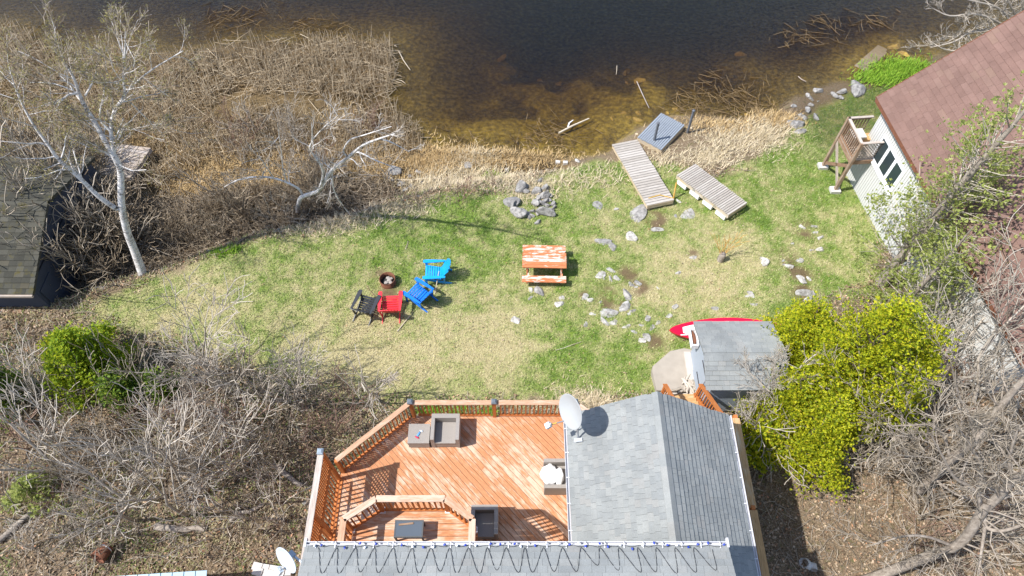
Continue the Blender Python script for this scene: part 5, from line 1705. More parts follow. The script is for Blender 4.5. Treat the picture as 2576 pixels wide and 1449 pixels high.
for k, (a, b) in enumerate(LEFT2):
    shrub(a + rs.normal(0, 12), b + rs.normal(0, 8), ['grey', 'pale', 'brown', 'grey'][int(rs.integers(4))], rs.uniform(.5, .85), 'leafless shrub ' + left_place(a, b), 'leafless shrubs ' + left_place(a, b))
for k in range(5):
    a, b = rs.uniform(2260, 2400), rs.uniform(820, 1000)
    shrub(a, b, ['grey', 'pale', 'red'][int(rs.integers(3))], rs.uniform(.8, 1.15), 'leafless shrub standing against the wall under the brown eave', 'leafless shrubs under the brown eave')
# right thicket
def right_place(a, b):
    if a < 2260: return 'right of the cottage shadow' if b > 1260 else 'under the near side of the cedars'
    if b < 1260: return 'around the thick leaning bare tree'
    return 'in the bottom right corner' if a > 2430 else 'under the tree with the sawn limb'
for k in range(22):
    a, b = rs.uniform(2080, 2570), rs.uniform(1120, 1440)
    if a < 2300 and b > 1240: a += 200
    shrub(a, b, ['grey', 'pale', 'brown', 'pale', 'red'][int(rs.integers(5))], rs.uniform(.55, .9), 'leafless shrub ' + right_place(a, b), 'leafless shrubs ' + right_place(a, b))
for k in range(8):
    a, b = rs.uniform(2300, 2570), rs.uniform(960, 1120)
    shrub(a, b, ['grey', 'pale', 'red', 'grey'][int(rs.integers(4))], rs.uniform(.75, 1.1), 'leafless shrub along the near wall of the white house', 'leafless shrubs by the white house')
for k in range(7):
    a, b = rs.uniform(1880, 1990), rs.uniform(990, 1130)
    shrub(a, b, ['pale', 'grey'][int(rs.integers(2))], rs.uniform(.7, .95), 'leafless shrub beside the orange steps', 'leafless shrubs by the steps')

# ---- explicit trees
def limbs_tree(name, label, cat_group, limbs, bark, twig, seed, per_m=3.2, L=(.5, 1.5), depth=2, kids=5, twig_r=.007, buds=None, budn=0, spread=.75, up=.1, bud_size=.05, start=0.0, grp=None, sides=8):
    """limbs: list of lists of (picture x, picture y, height above ground datum z, radius)"""
    rng = np.random.default_rng(seed)
    base = P(*limbs[0][0][:3])
    t = thing(name, label, 'tree', base, 0, grp)
    out = []; big = []
    for li, lb in enumerate(limbs):
        pts = [P(a, b, z) for a, b, z, r in lb]; rad = [r for *_, r in lb]
        o, ro = smooth_line(pts, rad)
        big.append((o, ro))
        zt = o[:, 2]
        keep = zt > start
        if keep.sum() > 2: sprout(rng, o[keep], ro[keep], out, per_m, L, depth, kids=kids, spread=spread, up=up, rmin=twig_r)
    for k, (o, ro) in enumerate(big): tube_obj('trunk' if k == 0 else 'limb', [(o, ro)], bark, t, sides)
    hi = [(p, r) for d, p, r in out if d == depth]; lo = [(p, r) for d, p, r in out if d < depth]
    if hi: tag(tube_obj('branches', hi, bark, t, 4), kind='stuff')
    if lo: tag(tube_obj('twigs', lo, twig, t, 3), kind='stuff')
    if buds and budn:
        tips = np.array([p[j] for d, p, r in out if d == 0 for j in (2, 3, 4)])
        sel = tips[rng.integers(0, len(tips), budn)] + rng.normal(0, .05, (budn, 3))
        V, F = cards(sel, bud_size, rng, 2)
        tag(link('leaves', _mesh('leaves', V, F), buds, t), kind='stuff')
    return t
gb = G(357, 690)[2]
limbs_tree('birch_tree', 'tall white birch with forked trunk at the left of the lawn', None, [
    [(360, 692, gb, 0.1600), (338, 630, gb + 1.1, 0.1400), (320, 583, gb + 2.0, 0.1280), (306, 516, gb + 3.2, 0.1200), (303, 433, gb + 4.4, 0.1040), (288, 393, gb + 5.0, 0.1000)],
    [(289, 395, gb + 5.0, 0.0880), (267, 360, gb + 5.5, 0.0800), (240, 310, gb + 6.1, 0.0720), (213, 267, gb + 6.6, 0.0640), (198, 232, gb + 7.0, 0.0520), (185, 195, gb + 7.5, 0.0400), (160, 155, gb + 8.0, 0.0280), (130, 118, gb + 8.6, 0.0160)],
    [(287, 393, gb + 5.0, 0.0720), (283, 360, gb + 5.5, 0.0680), (279, 317, gb + 6.0, 0.0600), (290, 277, gb + 6.5, 0.0560), (313, 240, gb + 7.0, 0.0480), (311, 200, gb + 7.6, 0.0360), (314, 140, gb + 8.4, 0.0280), (316, 80, gb + 9.2, 0.0160)],
    [(313, 240, gb + 7.0, 0.0360), (337, 213, gb + 7.3, 0.0320), (380, 177, gb + 7.7, 0.0240), (460, 128, gb + 8.2, 0.0120)],
    [(305, 526, gb + 3.0, 0.0800), (288, 522, gb + 3.2, 0.0800), (247, 493, gb + 3.8, 0.0760), (200, 447, gb + 4.6, 0.0680), (147, 400, gb + 5.4, 0.0600), (123, 367, gb + 5.9, 0.0480), (80, 307, gb + 6.7, 0.0360), (43, 233, gb + 7.6, 0.0240), (23, 167, gb + 8.4, 0.0120)],
    [(124, 368, gb + 5.8, 0.0320), (100, 360, gb + 6.0, 0.0280), (70, 362, gb + 6.2, 0.0240), (40, 358, gb + 6.5, 0.0160)],
    [(198, 234, gb + 7.0, 0.0360), (170, 240, gb + 7.1, 0.0320), (150, 258, gb + 7.0, 0.0280), (134, 258, gb + 7.1, 0.0240), (125, 245, gb + 7.3, 0.0160), (100, 228, gb + 7.6, 0.0096)],
    [(215, 240, gb + 6.9, 0.0320), (232, 210, gb + 7.3, 0.0280), (242, 180, gb + 7.7, 0.0160)],
    [(198, 232, gb + 7.0, 0.0240), (180, 212, gb + 7.2, 0.0200), (150, 200, gb + 7.5, 0.0120)],
    [(278, 330, gb + 5.9, 0.0400), (252, 300, gb + 6.3, 0.0320), (258, 250, gb + 6.9, 0.0200), (270, 205, gb + 7.4, 0.0096)],
    [(284, 370, gb + 5.4, 0.0400), (298, 350, gb + 5.6, 0.0360), (310, 320, gb + 6.0, 0.0240), (335, 300, gb + 6.3, 0.0096)],
    [(328, 258, gb + 6.6, 0.0200), (355, 285, gb + 6.1, 0.0176), (385, 315, gb + 5.5, 0.0144), (408, 335, gb + 5.2, 0.0064)]],
    'birch_bark', 'twig_grey', 61, per_m=4.2, L=(.6, 1.6), depth=2, kids=5, twig_r=.006, buds='bud_leaf', budn=6500, start=gb + 4.2, spread=.7, up=.14, bud_size=.045)
gb2 = G(750, 542)[2]
limbs_tree('birch_tree', 'low leaning white birch with spreading limbs at the bank', None, [
    [(750, 543, gb2 - .1, 0.0960), (750, 520, gb2 + 0.83, 0.0920), (758, 497, gb2 + 1.77, 0.0840), (787, 486, gb2 + 2.25, 0.0760), (804, 477, gb2 + 2.61, 0.0720), (834, 430, gb2 + 4.04, 0.0640), (874, 397, gb2 + 5.22, 0.0520), (911, 367, gb2 + 6.18, 0.0400), (951, 350, gb2 + 6.89, 0.0320), (995, 336, gb2 + 7.60, 0.0160)],
    [(800, 482, gb2 + 2.61, 0.0480), (812, 447, gb2 + 3.56, 0.0440), (808, 417, gb2 + 4.51, 0.0400), (780, 376, gb2 + 5.46, 0.0360), (786, 353, gb2 + 6.18, 0.0280), (784, 308, gb2 + 7.36, 0.0120)],
    [(762, 498, gb2 + 1.66, 0.0480), (754, 478, gb2 + 2.25, 0.0440), (724, 460, gb2 + 2.73, 0.0400), (687, 448, gb2 + 2.85, 0.0360), (644, 445, gb2 + 2.97, 0.0320), (600, 452, gb2 + 2.61, 0.0240), (565, 470, gb2 + 2.14, 0.0120)],
    [(875, 396, gb2 + 5.22, 0.0320), (864, 380, gb2 + 5.70, 0.0280), (880, 352, gb2 + 6.41, 0.0240), (915, 340, gb2 + 6.89, 0.0200), (985, 318, gb2 + 7.60, 0.0096)],
    [(878, 394, gb2 + 5.22, 0.0320), (901, 383, gb2 + 5.46, 0.0280), (944, 403, gb2 + 5.22, 0.0224), (990, 420, gb2 + 4.99, 0.0096)],
    [(952, 350, gb2 + 6.89, 0.0240), (980, 356, gb2 + 6.89, 0.0200), (1030, 382, gb2 + 6.41, 0.0080)],
    [(836, 428, gb2 + 4.04, 0.0320), (836, 450, gb2 + 3.56, 0.0280), (843, 485, gb2 + 2.61, 0.0240), (872, 530, gb2 + 1.19, 0.0176), (900, 560, gb2 + 0.15, 0.0080)],
    [(786, 352, gb2 + 6.18, 0.0200), (810, 325, gb2 + 6.89, 0.0160), (850, 290, gb2 + 7.84, 0.0080)],
    [(690, 449, gb2 + 2.85, 0.0240), (670, 420, gb2 + 3.80, 0.0200), (650, 390, gb2 + 4.75, 0.0096)],
    [(720, 458, gb2 + 2.73, 0.0240), (712, 420, gb2 + 4.04, 0.0200), (705, 360, gb2 + 5.70, 0.0160), (698, 310, gb2 + 7.12, 0.0080)],
    [(745, 540, gb2 + 0.05, 0.0560), (715, 528, gb2 + 0.12, 0.0520), (688, 522, gb2 + 0.10, 0.0320)]],
    'birch_bark', 'twig_pale', 62, per_m=1.7, L=(.4, 1.1), depth=2, kids=4, twig_r=.0062, start=gb2 + 2.14)
# tall bare trees, lower right
gr1 = G(2205, 1449)[2]
limbs_tree('bare_tree', 'tall bare grey tree with a sawn-off limb at the lower right', None, [
    [(2150, 1470, gr1 - .2, 0.1558), (2215, 1446, gr1 + .6, 0.1394), (2320, 1405, gr1 + 2.2, 0.1271), (2415, 1366, gr1 + 3.8, 0.1148), (2472, 1283, gr1 + 5.2, 0.1107), (2482, 1262, gr1 + 5.5, 0.0984)],
    [(2470, 1288, gr1 + 5.1, 0.0984), (2510, 1250, gr1 + 5.7, 0.0984), (2545, 1212, gr1 + 6.4, 0.0902), (2600, 1180, gr1 + 7.2, 0.0820)],
    [(2465, 1295, gr1 + 5.0, 0.0574), (2462, 1250, gr1 + 5.6, 0.0533), (2440, 1225, gr1 + 5.9, 0.0410), (2400, 1200, gr1 + 6.3, 0.0328), (2372, 1150, gr1 + 7.0, 0.0246), (2340, 1090, gr1 + 7.8, 0.0098)],
    [(2474, 1290, gr1 + 4.9, 0.0656), (2480, 1325, gr1 + 4.7, 0.0492), (2520, 1335, gr1 + 4.9, 0.0410), (2580, 1318, gr1 + 5.4, 0.0328)],
    [(2400, 1375, gr1 + 3.5, 0.0410), (2330, 1350, gr1 + 4.0, 0.0328), (2270, 1350, gr1 + 4.2, 0.0246), (2200, 1370, gr1 + 4.2, 0.0098)],
    [(2462, 1250, gr1 + 5.6, 0.0410), (2470, 1180, gr1 + 6.4, 0.0328), (2440, 1120, gr1 + 7.2, 0.0246), (2400, 1060, gr1 + 8.0, 0.0098)],
    [(2545, 1212, gr1 + 6.4, 0.0410), (2540, 1150, gr1 + 7.1, 0.0328), (2560, 1080, gr1 + 8.0, 0.0164)],
    [(2478, 1325, gr1 + 4.7, 0.0410), (2470, 1380, gr1 + 4.3, 0.0328), (2460, 1449, gr1 + 4.0, 0.0246)]],
    'bark_grey', 'twig_grey', 63, per_m=2.6, L=(.5, 1.6), depth=2, kids=5, twig_r=.007, start=gr1 + 3)
gr2 = G(2295, 1245)[2]
limbs_tree('bare_tree', 'thick leaning bare tree between the cedars and the right edge', None, [
    [(2290, 1250, gr2 - .1, 0.1640), (2310, 1232, gr2 + .4, 0.1558), (2392, 1153, gr2 + 2.2, 0.1394), (2452, 1106, gr2 + 3.3, 0.1230), (2500, 1045, gr2 + 4.2, 0.1066), (2549, 983, gr2 + 5.2, 0.0820), (2600, 930, gr2 + 6.0, 0.0574)],
    [(2310, 1232, gr2 + .4, 0.0656), (2302, 1190, gr2 + 1.0, 0.0574), (2280, 1140, gr2 + 1.8, 0.0492), (2240, 1080, gr2 + 2.7, 0.0410), (2190, 1020, gr2 + 3.6, 0.0287), (2130, 960, gr2 + 4.5, 0.0098)],
    [(2390, 1155, gr2 + 2.2, 0.0492), (2375, 1100, gr2 + 2.9, 0.0451), (2345, 1070, gr2 + 3.3, 0.0369), (2290, 1070, gr2 + 3.5, 0.0287), (2230, 1072, gr2 + 3.6, 0.0123)],
    [(2452, 1106, gr2 + 3.3, 0.0492), (2440, 1050, gr2 + 4.0, 0.0410), (2410, 990, gr2 + 4.8, 0.0328), (2390, 900, gr2 + 6.0, 0.0098)],
    [(2345, 1195, gr2 + 1.2, 0.0410), (2370, 1220, gr2 + 1.2, 0.0369), (2420, 1250, gr2 + 1.2, 0.0246), (2470, 1262, gr2 + 1.4, 0.0098)],
    [(2280, 1140, gr2 + 1.8, 0.0369), (2270, 1090, gr2 + 2.5, 0.0328), (2265, 1000, gr2 + 3.6, 0.0246), (2250, 930, gr2 + 4.5, 0.0098)]],
    'bark_grey', 'twig_grey', 64, per_m=3.0, L=(.5, 1.6), depth=2, kids=5, twig_r=.007, start=gr2 + .9)
# bare tree over the far corner of the neighbour roof
zt = .2
limbs_tree('bare_tree', 'pale bare tree spreading over the water at the top right corner', None, [
    [(2500, 130, -.6, .16), (2530, 90, 1.0, .15), (2560, 50, 2.5, .13), (2590, 0, 4.0, .1)],
    [(2530, 90, 1.0, .06), (2490, 75, 1.6, .055), (2440, 82, 1.8, .045), (2400, 105, 1.6, .035), (2340, 120, 1.5, .012)],
    [(2540, 80, 1.4, .06), (2500, 50, 2.2, .05), (2450, 35, 2.8, .04), (2390, 40, 2.9, .03), (2345, 20, 3.2, .012)],
    [(2535, 85, 1.2, .05), (2490, 100, 1.2, .045), (2440, 125, .8, .035), (2380, 125, .7, .025), (2335, 100, .8, .01)],
    [(2550, 60, 2.0, .05), (2510, 20, 3.0, .045), (2460, 5, 3.5, .03), (2390, -10, 3.8, .012)],
    [(2560, 50, 2.4, .05), (2540, 10, 3.3, .04), (2520, -40, 4.2, .02)]],
    'twig_pale', 'twig_pale', 65, per_m=4.0, L=(.4, 1.2), depth=2, kids=4, twig_r=.009, up=.15)
# grey leafless tree beside the steps
gs = G(1922, 1145)[2]
limbs_tree('bare_tree', 'slim pale bare tree rising between the steps and the cedars', None, [
    [(1915, 1150, gs, .07), (1945, 1070, gs + 1.2, .06), (1965, 1010, gs + 2.1, .05), (1990, 960, gs + 2.9, .04), (2030, 900, gs + 3.9, .015)],
    [(1945, 1070, gs + 1.2, .04), (1950, 1000, gs + 2.1, .03), (1940, 930, gs + 3.0, .012)],
    [(1965, 1010, gs + 2.1, .03), (1920, 970, gs + 2.6, .025), (1880, 930, gs + 3.2, .01)],
    [(1935, 1100, gs + .8, .03), (1890, 1050, gs + 1.4, .025), (1860, 1000, gs + 2.0, .01)]],
    'twig_pale', 'twig_pale', 66, per_m=4.2, L=(.4, 1.2), depth=2, kids=5, twig_r=.006, start=gs + .7)
gy_ = G(2500, 690)[2]
limbs_tree('bare_tree', 'slender tree with fine yellow buds over the neighbour roof', None, [
    [(2440, 770, gy_, .1), (2475, 690, gy_ + 1.4, .085), (2470, 600, gy_ + 2.9, .07), (2450, 520, gy_ + 4.0, .05), (2440, 470, gy_ + 4.8, .02)],
    [(2475, 690, gy_ + 1.4, .05), (2500, 600, gy_ + 3.0, .04), (2540, 540, gy_ + 4.2, .015)],
    [(2472, 640, gy_ + 2.2, .04), (2430, 570, gy_ + 3.2, .03), (2390, 530, gy_ + 3.9, .012)],
    [(2475, 680, gy_ + 1.5, .04), (2530, 650, gy_ + 2.3, .03), (2575, 620, gy_ + 3.0, .012)]],
    'twig_pale', 'twig_brown', 67, per_m=4.0, L=(.5, 1.3), depth=2, kids=5, twig_r=.006, buds='bud_leaf', budn=3500, bud_size=.055)
# sapling of the stump
rng = np.random.default_rng(90); out = []
for k in range(5): grow(rng, p, (rng.normal(.1, .2), rng.normal(.2, .2), 1), 1.1, .012, 1, out, kids=6, spread=.6, rmin=.006)
p_st = G(1812, 652)
tube_obj('sapling', [(q - p + p_st, r) for d, q, r in out], 'orange_twig', sm_, 4)

# ---- evergreens
def evergreen(name, label, base, H, rad, clumps, per, mat, seed, bark='bark_brown', tip=.16, lean=(0, 0), bottom=.12, spread=.17, taper=.8, droop=.0, size=.13, group=None, shoots=0.0):
    rng = np.random.default_rng(seed)
    base = np.asarray(base, float)
    t = thing(name, label, 'tree', base, 0, group)
    ax = np.array([lean[0], lean[1], H])
    tr = np.array([base + ax * s + (0 if s == 0 else 1) * rng.normal(0, .05, 3) * (1, 1, 0) for s in np.linspace(0, .97, 6)])
    tube_obj('trunk', [(tr, np.linspace(.035 * H * .62, .02, 6))], bark, t, 7)
    s = bottom + (1 - bottom) * (1 - np.sqrt(rng.random(clumps)))
    s = np.clip(s + rng.normal(0, .03, clumps), bottom, 1)
    a = rng.uniform(0, 2 * math.pi, clumps)
    lob = .74 + .3 * np.sin(a * 3 + rng.uniform(0, 6) + s * 5) + .16 * np.sin(a * 7 + s * 11) + .15 * rng.normal(0, 1, clumps)
    rr = rad * (1 - s) ** taper * np.clip(lob, .35, 1.25) * np.clip(rng.random(clumps) ** .35, .3, 1)
    C = base + ax * s[:, None] + np.stack([np.cos(a) * rr, np.sin(a) * rr, -droop * rr], 1)
    br = []
    for k in range(clumps):
        root = base + ax * max(s[k] - .06 - .05 * rng.random(), .02)
        mid = (root + C[k]) / 2 + rng.normal(0, .06, 3) + np.array([0, 0, -.04])
        br.append((np.array([root, mid, C[k]]), np.array([.02, .014, .007])))
    tag(tube_obj('branches', br, bark if shoots == 0 else 'twig_pale', t, 4), kind='stuff')
    m = clumps * per
    ci = np.repeat(np.arange(clumps), per)
    sd = spread * rng.uniform(.6, 1.4, clumps)[ci][:, None]
    Q = C[ci] + rng.normal(0, 1, (m, 3)) * sd * np.array([1, 1, .75 + shoots])
    # fan-shaped sprays: three narrow leaves from one point, pointing outward and up
    outd = np.stack([np.cos(a), np.sin(a), np.full(clumps, .55 + shoots)], 1)[ci]
    V = []; 
    d0 = outd + rng.normal(0, .55, (m, 3)); d0 /= np.linalg.norm(d0, axis=1, keepdims=True)
    e = np.cross(d0, np.array([0, 0, 1.]) + rng.normal(0, .45, (m, 3))); e -= d0 * (d0 * e).sum(1, keepdims=True); e /= np.linalg.norm(e, axis=1, keepdims=True)
    L_ = (size * rng.uniform(.6, 1.35, m))[:, None]
    for an in (-.6, 0, .6):
        d = d0 * math.cos(an) + e * math.sin(an); f = e * math.cos(an) - d0 * math.sin(an)
        V.append(np.stack([Q, Q + d * L_ * .55 + f * L_ * .2, Q + d * L_, Q + d * L_ * .55 - f * L_ * .2], 1))
    V = np.stack(V, 1).reshape(-1, 3)
    F = np.arange(len(V)).reshape(-1, 4)
    tag(link('crown', _mesh('crown', V, F), mat, t), kind='stuff')
    return t
evergreen('cedar_tree', 'tall bright yellow-green cedar right of the shed', (9.5, 8.5, T1(9.5, 8.5)), 6.6, 2.15, 520, 84, 'cedar_yellow', 71, spread=.16, size=.072, taper=.6)
evergreen('cedar_tree', 'yellow-green cedar growing against the back of the shed', (8.75, 10.0, T1(8.75, 10.0)), 4.3, 1.4, 230, 80, 'cedar_yellow', 72, spread=.15, size=.072, taper=.65)
evergreen('cedar_tree', 'lower green-yellow cedar nearest the side walkway', (8.7, 7.3, T1(8.7, 7.3)), 4.0, 1.6, 270, 84, 'cedar_yellow', 73, spread=.16, size=.072, taper=.6)
evergreen('cedar_tree', 'small yellow-green cedar peeking out low behind the walkway corner', (7.4, 7.3, T1(7.4, 7.3)), 1.9, .75, 60, 40, 'cedar_yellow', 74, spread=.14, size=.115)
evergreen('cedar_tree', 'broad cedar behind the tall one towards the white house', (11.0, 8.6, T1(11.0, 8.6)), 5.2, 1.5, 190, 80, 'cedar_yellow', 75, spread=.16, size=.072)
evergreen('cedar_tree', 'loose yellow-green cedar growing over the near side of the shed roof', (8.05, 8.1, T1(8.05, 8.1)), 3.9, 1.25, 200, 70, 'cedar_yellow', 85, spread=.17, size=.072)
evergreen('sparse_cedar', 'tall sparse green cedar over the brown roof of the white house', (13.85, 14.1, T1(13.9, 14.1)), 10.2, 2.5, 230, 26, 'cedar_sparse', 76, 'bark_grey', bottom=.18, spread=.15, taper=.42, size=.09, shoots=.6)
evergreen('sparse_cedar', 'thin sparse cedar in front of the white house wall', (13.2, 12.0, T1(13.2, 12.0)), 6.0, 1.7, 120, 24, 'cedar_sparse', 77, 'bark_grey', bottom=.1, spread=.17, taper=.5, size=.09, shoots=.4)
evergreen('sparse_cedar', 'sparse cedar rising at the top right corner of the photo', (18.3, 17.0, -.6), 10.5, 1.3, 110, 28, 'cedar_sparse', 78, 'bark_grey', bottom=.2, spread=.15, taper=.4, size=.105, shoots=.6)
for a, b, H, r, n, m, l, sd in ((262, 945, 2.7, 1.6, 240, 'cedar_bush', 'bright green cedar bush at the left end of the lawn', 79), (330, 1000, 1.7, .8, 60, 'cedar_green', 'dark green cedar behind the bright green bush', 80), (45, 1010, 2.6, 1.0, 80, 'cedar_green', 'dark green cedar at the left edge of the photo', 81),
                                (420, 985, 1.2, .6, 35, 'cedar_green', 'small dark evergreen in the thicket below the lawn', 82), (95, 1245, 1.0, .9, 18, 'cedar_sparse', 'pale evergreen tuft in the lower left brush', 83), (165, 900, 1.2, .5, 40, 'cedar_yellow', 'low yellow-green cedar shoot beside the bright green bush', 84)):
    q = G(a, b); evergreen('cedar_tree', l, q, H, r, n, 70, m, sd, spread=.14, size=.078)

# ------------------------------------------------------------------ fallen logs
LOGS = [((390, 1330), (520, 1335), .11, 'bark_grey', 'thick fallen grey limb right of the rusty tub'), ((780, 1255), (790, 1360), .1, 'bark_brown', 'mossy log lying along the left side of the deck'), ((700, 1180), (765, 1225), .09, 'bark_grey', 'fallen log in the brush left of the privacy screen'),
        ((580, 1310), (660, 1270), .08, 'bark_grey', 'grey branch on the leaf litter left of the deck corner'), ((5, 1360), (130, 1250), .09, 'bark_grey', 'long fallen trunk at the lower left corner'), ((595, 1210), (650, 1135), .06, 'bark_brown', 'dark fallen branch in the thicket near the deck'),
        ((2020, 1415), (2045, 1432), .15, 'block_pale', 'pale split log at the edge of the cottage shadow'), ((395, 544), (500, 546), .07, 'bark_grey', 'log lying in the ditch right of the big birch'), ((440, 630), (470, 540), .05, 'bark_grey', 'dead branch standing in the ditch'),
        ((975, 455), (1110, 452), .045, 'tan_stick', 'long pale driftwood pole on the marsh bank'), ((810, 530), (862, 500), .05, 'bark_grey', 'fallen branch right of the leaning birch'), ((560, 640), (700, 566), .05, 'bark_brown', 'old log along the edge of the lawn bank')]
for a, b, r, m, l in LOGS:
    p0 = G(*a); p1 = G(*b); k = np.linspace(0, 1, 6)[:, None]
    pts = p0 + (p1 - p0) * k + R0.normal(0, .04, (6, 3)); pts[:, 2] = np.maximum(pts[:, 2], terr(pts[:, 0], pts[:, 1])) + r * .7
    o = tube_obj('fallen_log', [(pts, np.linspace(r, r * .65, 6))], m, None, 8); tag(o, l, 'log')
bk = thing('cement_block', 'grey cement blocks on the muddy landing at the shore', 'block', G(1410, 410))
for a, b in ((1403, 410), (1422, 411)):
    q = G(a, b); V, F = box_vf(-.1, .1, -.07, .07, -.05, .1); link('block', _mesh('block', V, F), 'block_pale', bk, Matrix.Translation(q) @ Matrix.Rotation(R0.normal(0, .3), 4, 'Z'))

# ------------------------------------------------------------------ ground cover
rg = np.random.default_rng(500)
def scatter(poly, n, margin=0.0):
    xs = [p[0] for p in poly]; ys = [p[1] for p in poly]
    x = rg.uniform(max(min(xs), -30), min(max(xs), 30), n * 2); y = rg.uniform(max(min(ys), 0), min(max(ys), 36), n * 2)
    k = sdf(poly, x, y) > margin
    return x[k][:n], y[k][:n]
def in_view(x, y, z, pad=60):
    f = y * CA + (CAM_H - z) * SA; up = y * SA - (CAM_H - z) * CA
    vx = CX + FV * x / f; vy = CY - FV * up / f
    return (vx > -pad) & (vx < 2576 + pad) & (vy > -pad) & (vy < 1449 + pad)
def blades(x, y, z, h, w, tilt, rng):
    n = len(x); a = rng.uniform(0, 2 * math.pi, n); t = tilt * rng.uniform(.4, 1.2, n)
    d = np.stack([np.cos(a) * np.sin(t), np.sin(a) * np.sin(t), np.cos(t)], 1)
    s = np.stack([-np.sin(a), np.cos(a), np.zeros(n)], 1)
    B = np.stack([x, y, z - .01], 1); hh = (h * rng.uniform(.5, 1.3, n))[:, None]; ww = (w * rng.uniform(.6, 1.3, n))[:, None]
    V = np.stack([B - s * ww * .5, B + s * ww * .5, B + d * hh], 1).reshape(-1, 3)
    return V, np.arange(3 * n).reshape(n, 3)
x, y = scatter(LAWN, 330000, -.1)
lm = smooth(-.35, .35, sdf(LAWN, x, y) + (fbm(x, y, .9) - .5) * 1.2); so = soil_at(x, y)
k = (rg.random(len(x)) < lm) & (rg.random(len(x)) > so * 1.2); x, y = x[k], y[k]
z = terr(x, y); k = in_view(x, y, z); x, y, z = x[k], y[k], z[k]
pad_poly = [tuple(P(a, b, PADZ)[:2]) for a, b in ((1690, 875), (1640, 920), (1650, 1000), (1780, 1010), (1790, 900), (1750, 870))]
k = ~((sdf(pad_poly, x, y) > -.03) | ((x > 5.7) & (x < 8.8) & (y > 8.3) & (y < 10.7)) | (np.hypot(x - fp[0], y - fp[1]) < .3)); x, y, z = x[k], y[k], z[k]
tint = np.clip(green_at(x, y) * .95 + rg.normal(0, .2, len(x)), 0, 1)
V, F = blades(x, y, z, .075 + .05 * tint, .034, 1.05, rg)
gl_ = link('lawn_grass', _mesh('lawn_grass', V, F, False, dict(tint=np.repeat(tint, 3))), 'grass_blades')
tag(gl_, 'patchy dry and green grass covering the lawn', 'grass', None, 'stuff')
# stray leaves and chips on the lawn
x, y = scatter(LAWN, 5200, .0); k = fbm(x, y, 1.5) > .47; x, y = x[k], y[k]
V, F = cards(np.stack([x, y, terr(x, y) + .06], 1), .06, rg, 1, .7)
tag(link('lawn_leaves', _mesh('lawn_leaves', V, F), 'leaf_litter'), 'stray brown leaves scattered over the lawn', 'leaves', None, 'stuff')
# grass of the right shore, running up beside the white house
SHL = V2([(1995, 335), (2050, 280), (2110, 248), (2180, 214), (2300, 165), (2340, 220), (2200, 310), (2130, 380), (2030, 400)], -.75)
x, y = scatter(SHL, 26000, 0); z = terr(x, y); k = z > ZW + .02; x, y, z = x[k], y[k], z[k]
tint = np.clip(.62 + (fbm(x, y, 1.2) - .5) * .7 + rg.normal(0, .18, len(x)), 0, .9)
V, F = blades(x, y, z, .13, .036, .95, rg)
tag(link('shore_grass', _mesh('shore_grass', V, F, False, dict(tint=np.repeat(tint, 3))), 'grass_blades'), 'greener grass along the right shore beside the white house', 'grass', None, 'stuff')
# leaf litter under the thickets
def litter(n):
    x = rg.uniform(-22, 22, n); y = rg.uniform(1.0, 20, n)
    k = (sdf(LAWN, x, y) < .25 + (fbm(x, y, .9) - .5)) & (sdf(MARSH, x, y) < .6) & (sdf(LAKE, x, y) < -.3)
    x, y = x[k], y[k]; z = terr(x, y); k = in_view(x, y, z, 20); x, y, z = x[k], y[k], z[k]
    k = ~(((x > -4.3) & (x < 6.2) & (y < 6.6)) | ((x > -4.6) & (x < 1.8) & (y < 7.5)))
    return x[k], y[k], z[k]
x, y, z = litter(240000)
V, F = cards(np.stack([x, y, z + .02], 1), .085, rg, 1, .7)
tag(link('leaf_litter', _mesh('leaf_litter', V, F), 'leaf_litter'), 'brown fallen leaves covering the ground under the thickets', 'leaves', None, 'stuff')
# weeds and dry grass growing through the litter
x, y, z = litter(150000); k = (fbm(x, y, 1.6) > .42) & (x < 6); x, y, z = x[k], y[k], z[k]
tint = np.clip(.6 + (fbm(x, y, .9) - .5) * 1.6 + rg.normal(0, .2, len(x)), 0, 1)
V, F = blades(x, y, z, .16, .03, 1.1, rg)
tag(link('undergrowth', _mesh('undergrowth', V, F, False, dict(tint=np.repeat(tint, 3))), 'grass_blades'), 'sparse olive weeds and dry grass among the leaf litter', 'undergrowth', None, 'stuff')
# dead twigs on the thicket floor
x, y, z = litter(26000); n = len(x)
a = rg.uniform(0, 6.28, n); L = rg.uniform(.15, .7, n)
d = np.stack([np.cos(a) * L / 2, np.sin(a) * L / 2, rg.uniform(-.04, .12, n)], 1); C = np.stack([x, y, z + .05], 1)
V, F = tubes([(np.array([C[i] - d[i], C[i] + rg.normal(0, .02, 3), C[i] + d[i]]), np.array([.007, .008, .005])) for i in range(n)], 3)
tag(link('dead_twigs', _mesh('dead_twigs', V, F), 'twig_grey'), 'dead twigs strewn over the leaf litter', 'twigs', None, 'stuff')
DITCH = V2([(100, 760), (300, 712), (420, 682), (520, 636), (640, 588), (800, 558), (905, 520), (1000, 480), (960, 440), (800, 470), (640, 470), (480, 490), (380, 500), (200, 520), (90, 600)], -.7)
x, y = scatter(DITCH, 4200, -.1); z = terr(x, y); n = len(x)
a = rg.uniform(0, 6.28, n); L = rg.uniform(.3, 1.3, n)
d = np.stack([np.cos(a) * L / 2, np.sin(a) * L / 2, rg.uniform(-.05, .25, n)], 1); C = np.stack([x, y, z + rg.uniform(.02, .35, n)], 1)
V, F = tubes([(np.array([C[i] - d[i], C[i] + rg.normal(0, .04, 3), C[i] + d[i]]), np.array([.011, .012, .007])) for i in range(n)], 3)
tag(link('ditch_brush', _mesh('ditch_brush', V, F), 'twig_brown'), 'matted dead brush filling the dark ditch below the lawn', 'brush', None, 'stuff')
x, y = scatter(DITCH, 14000, -.1); V, F = cards(np.stack([x, y, terr(x, y) + .02], 1), .09, rg, 1, .7)
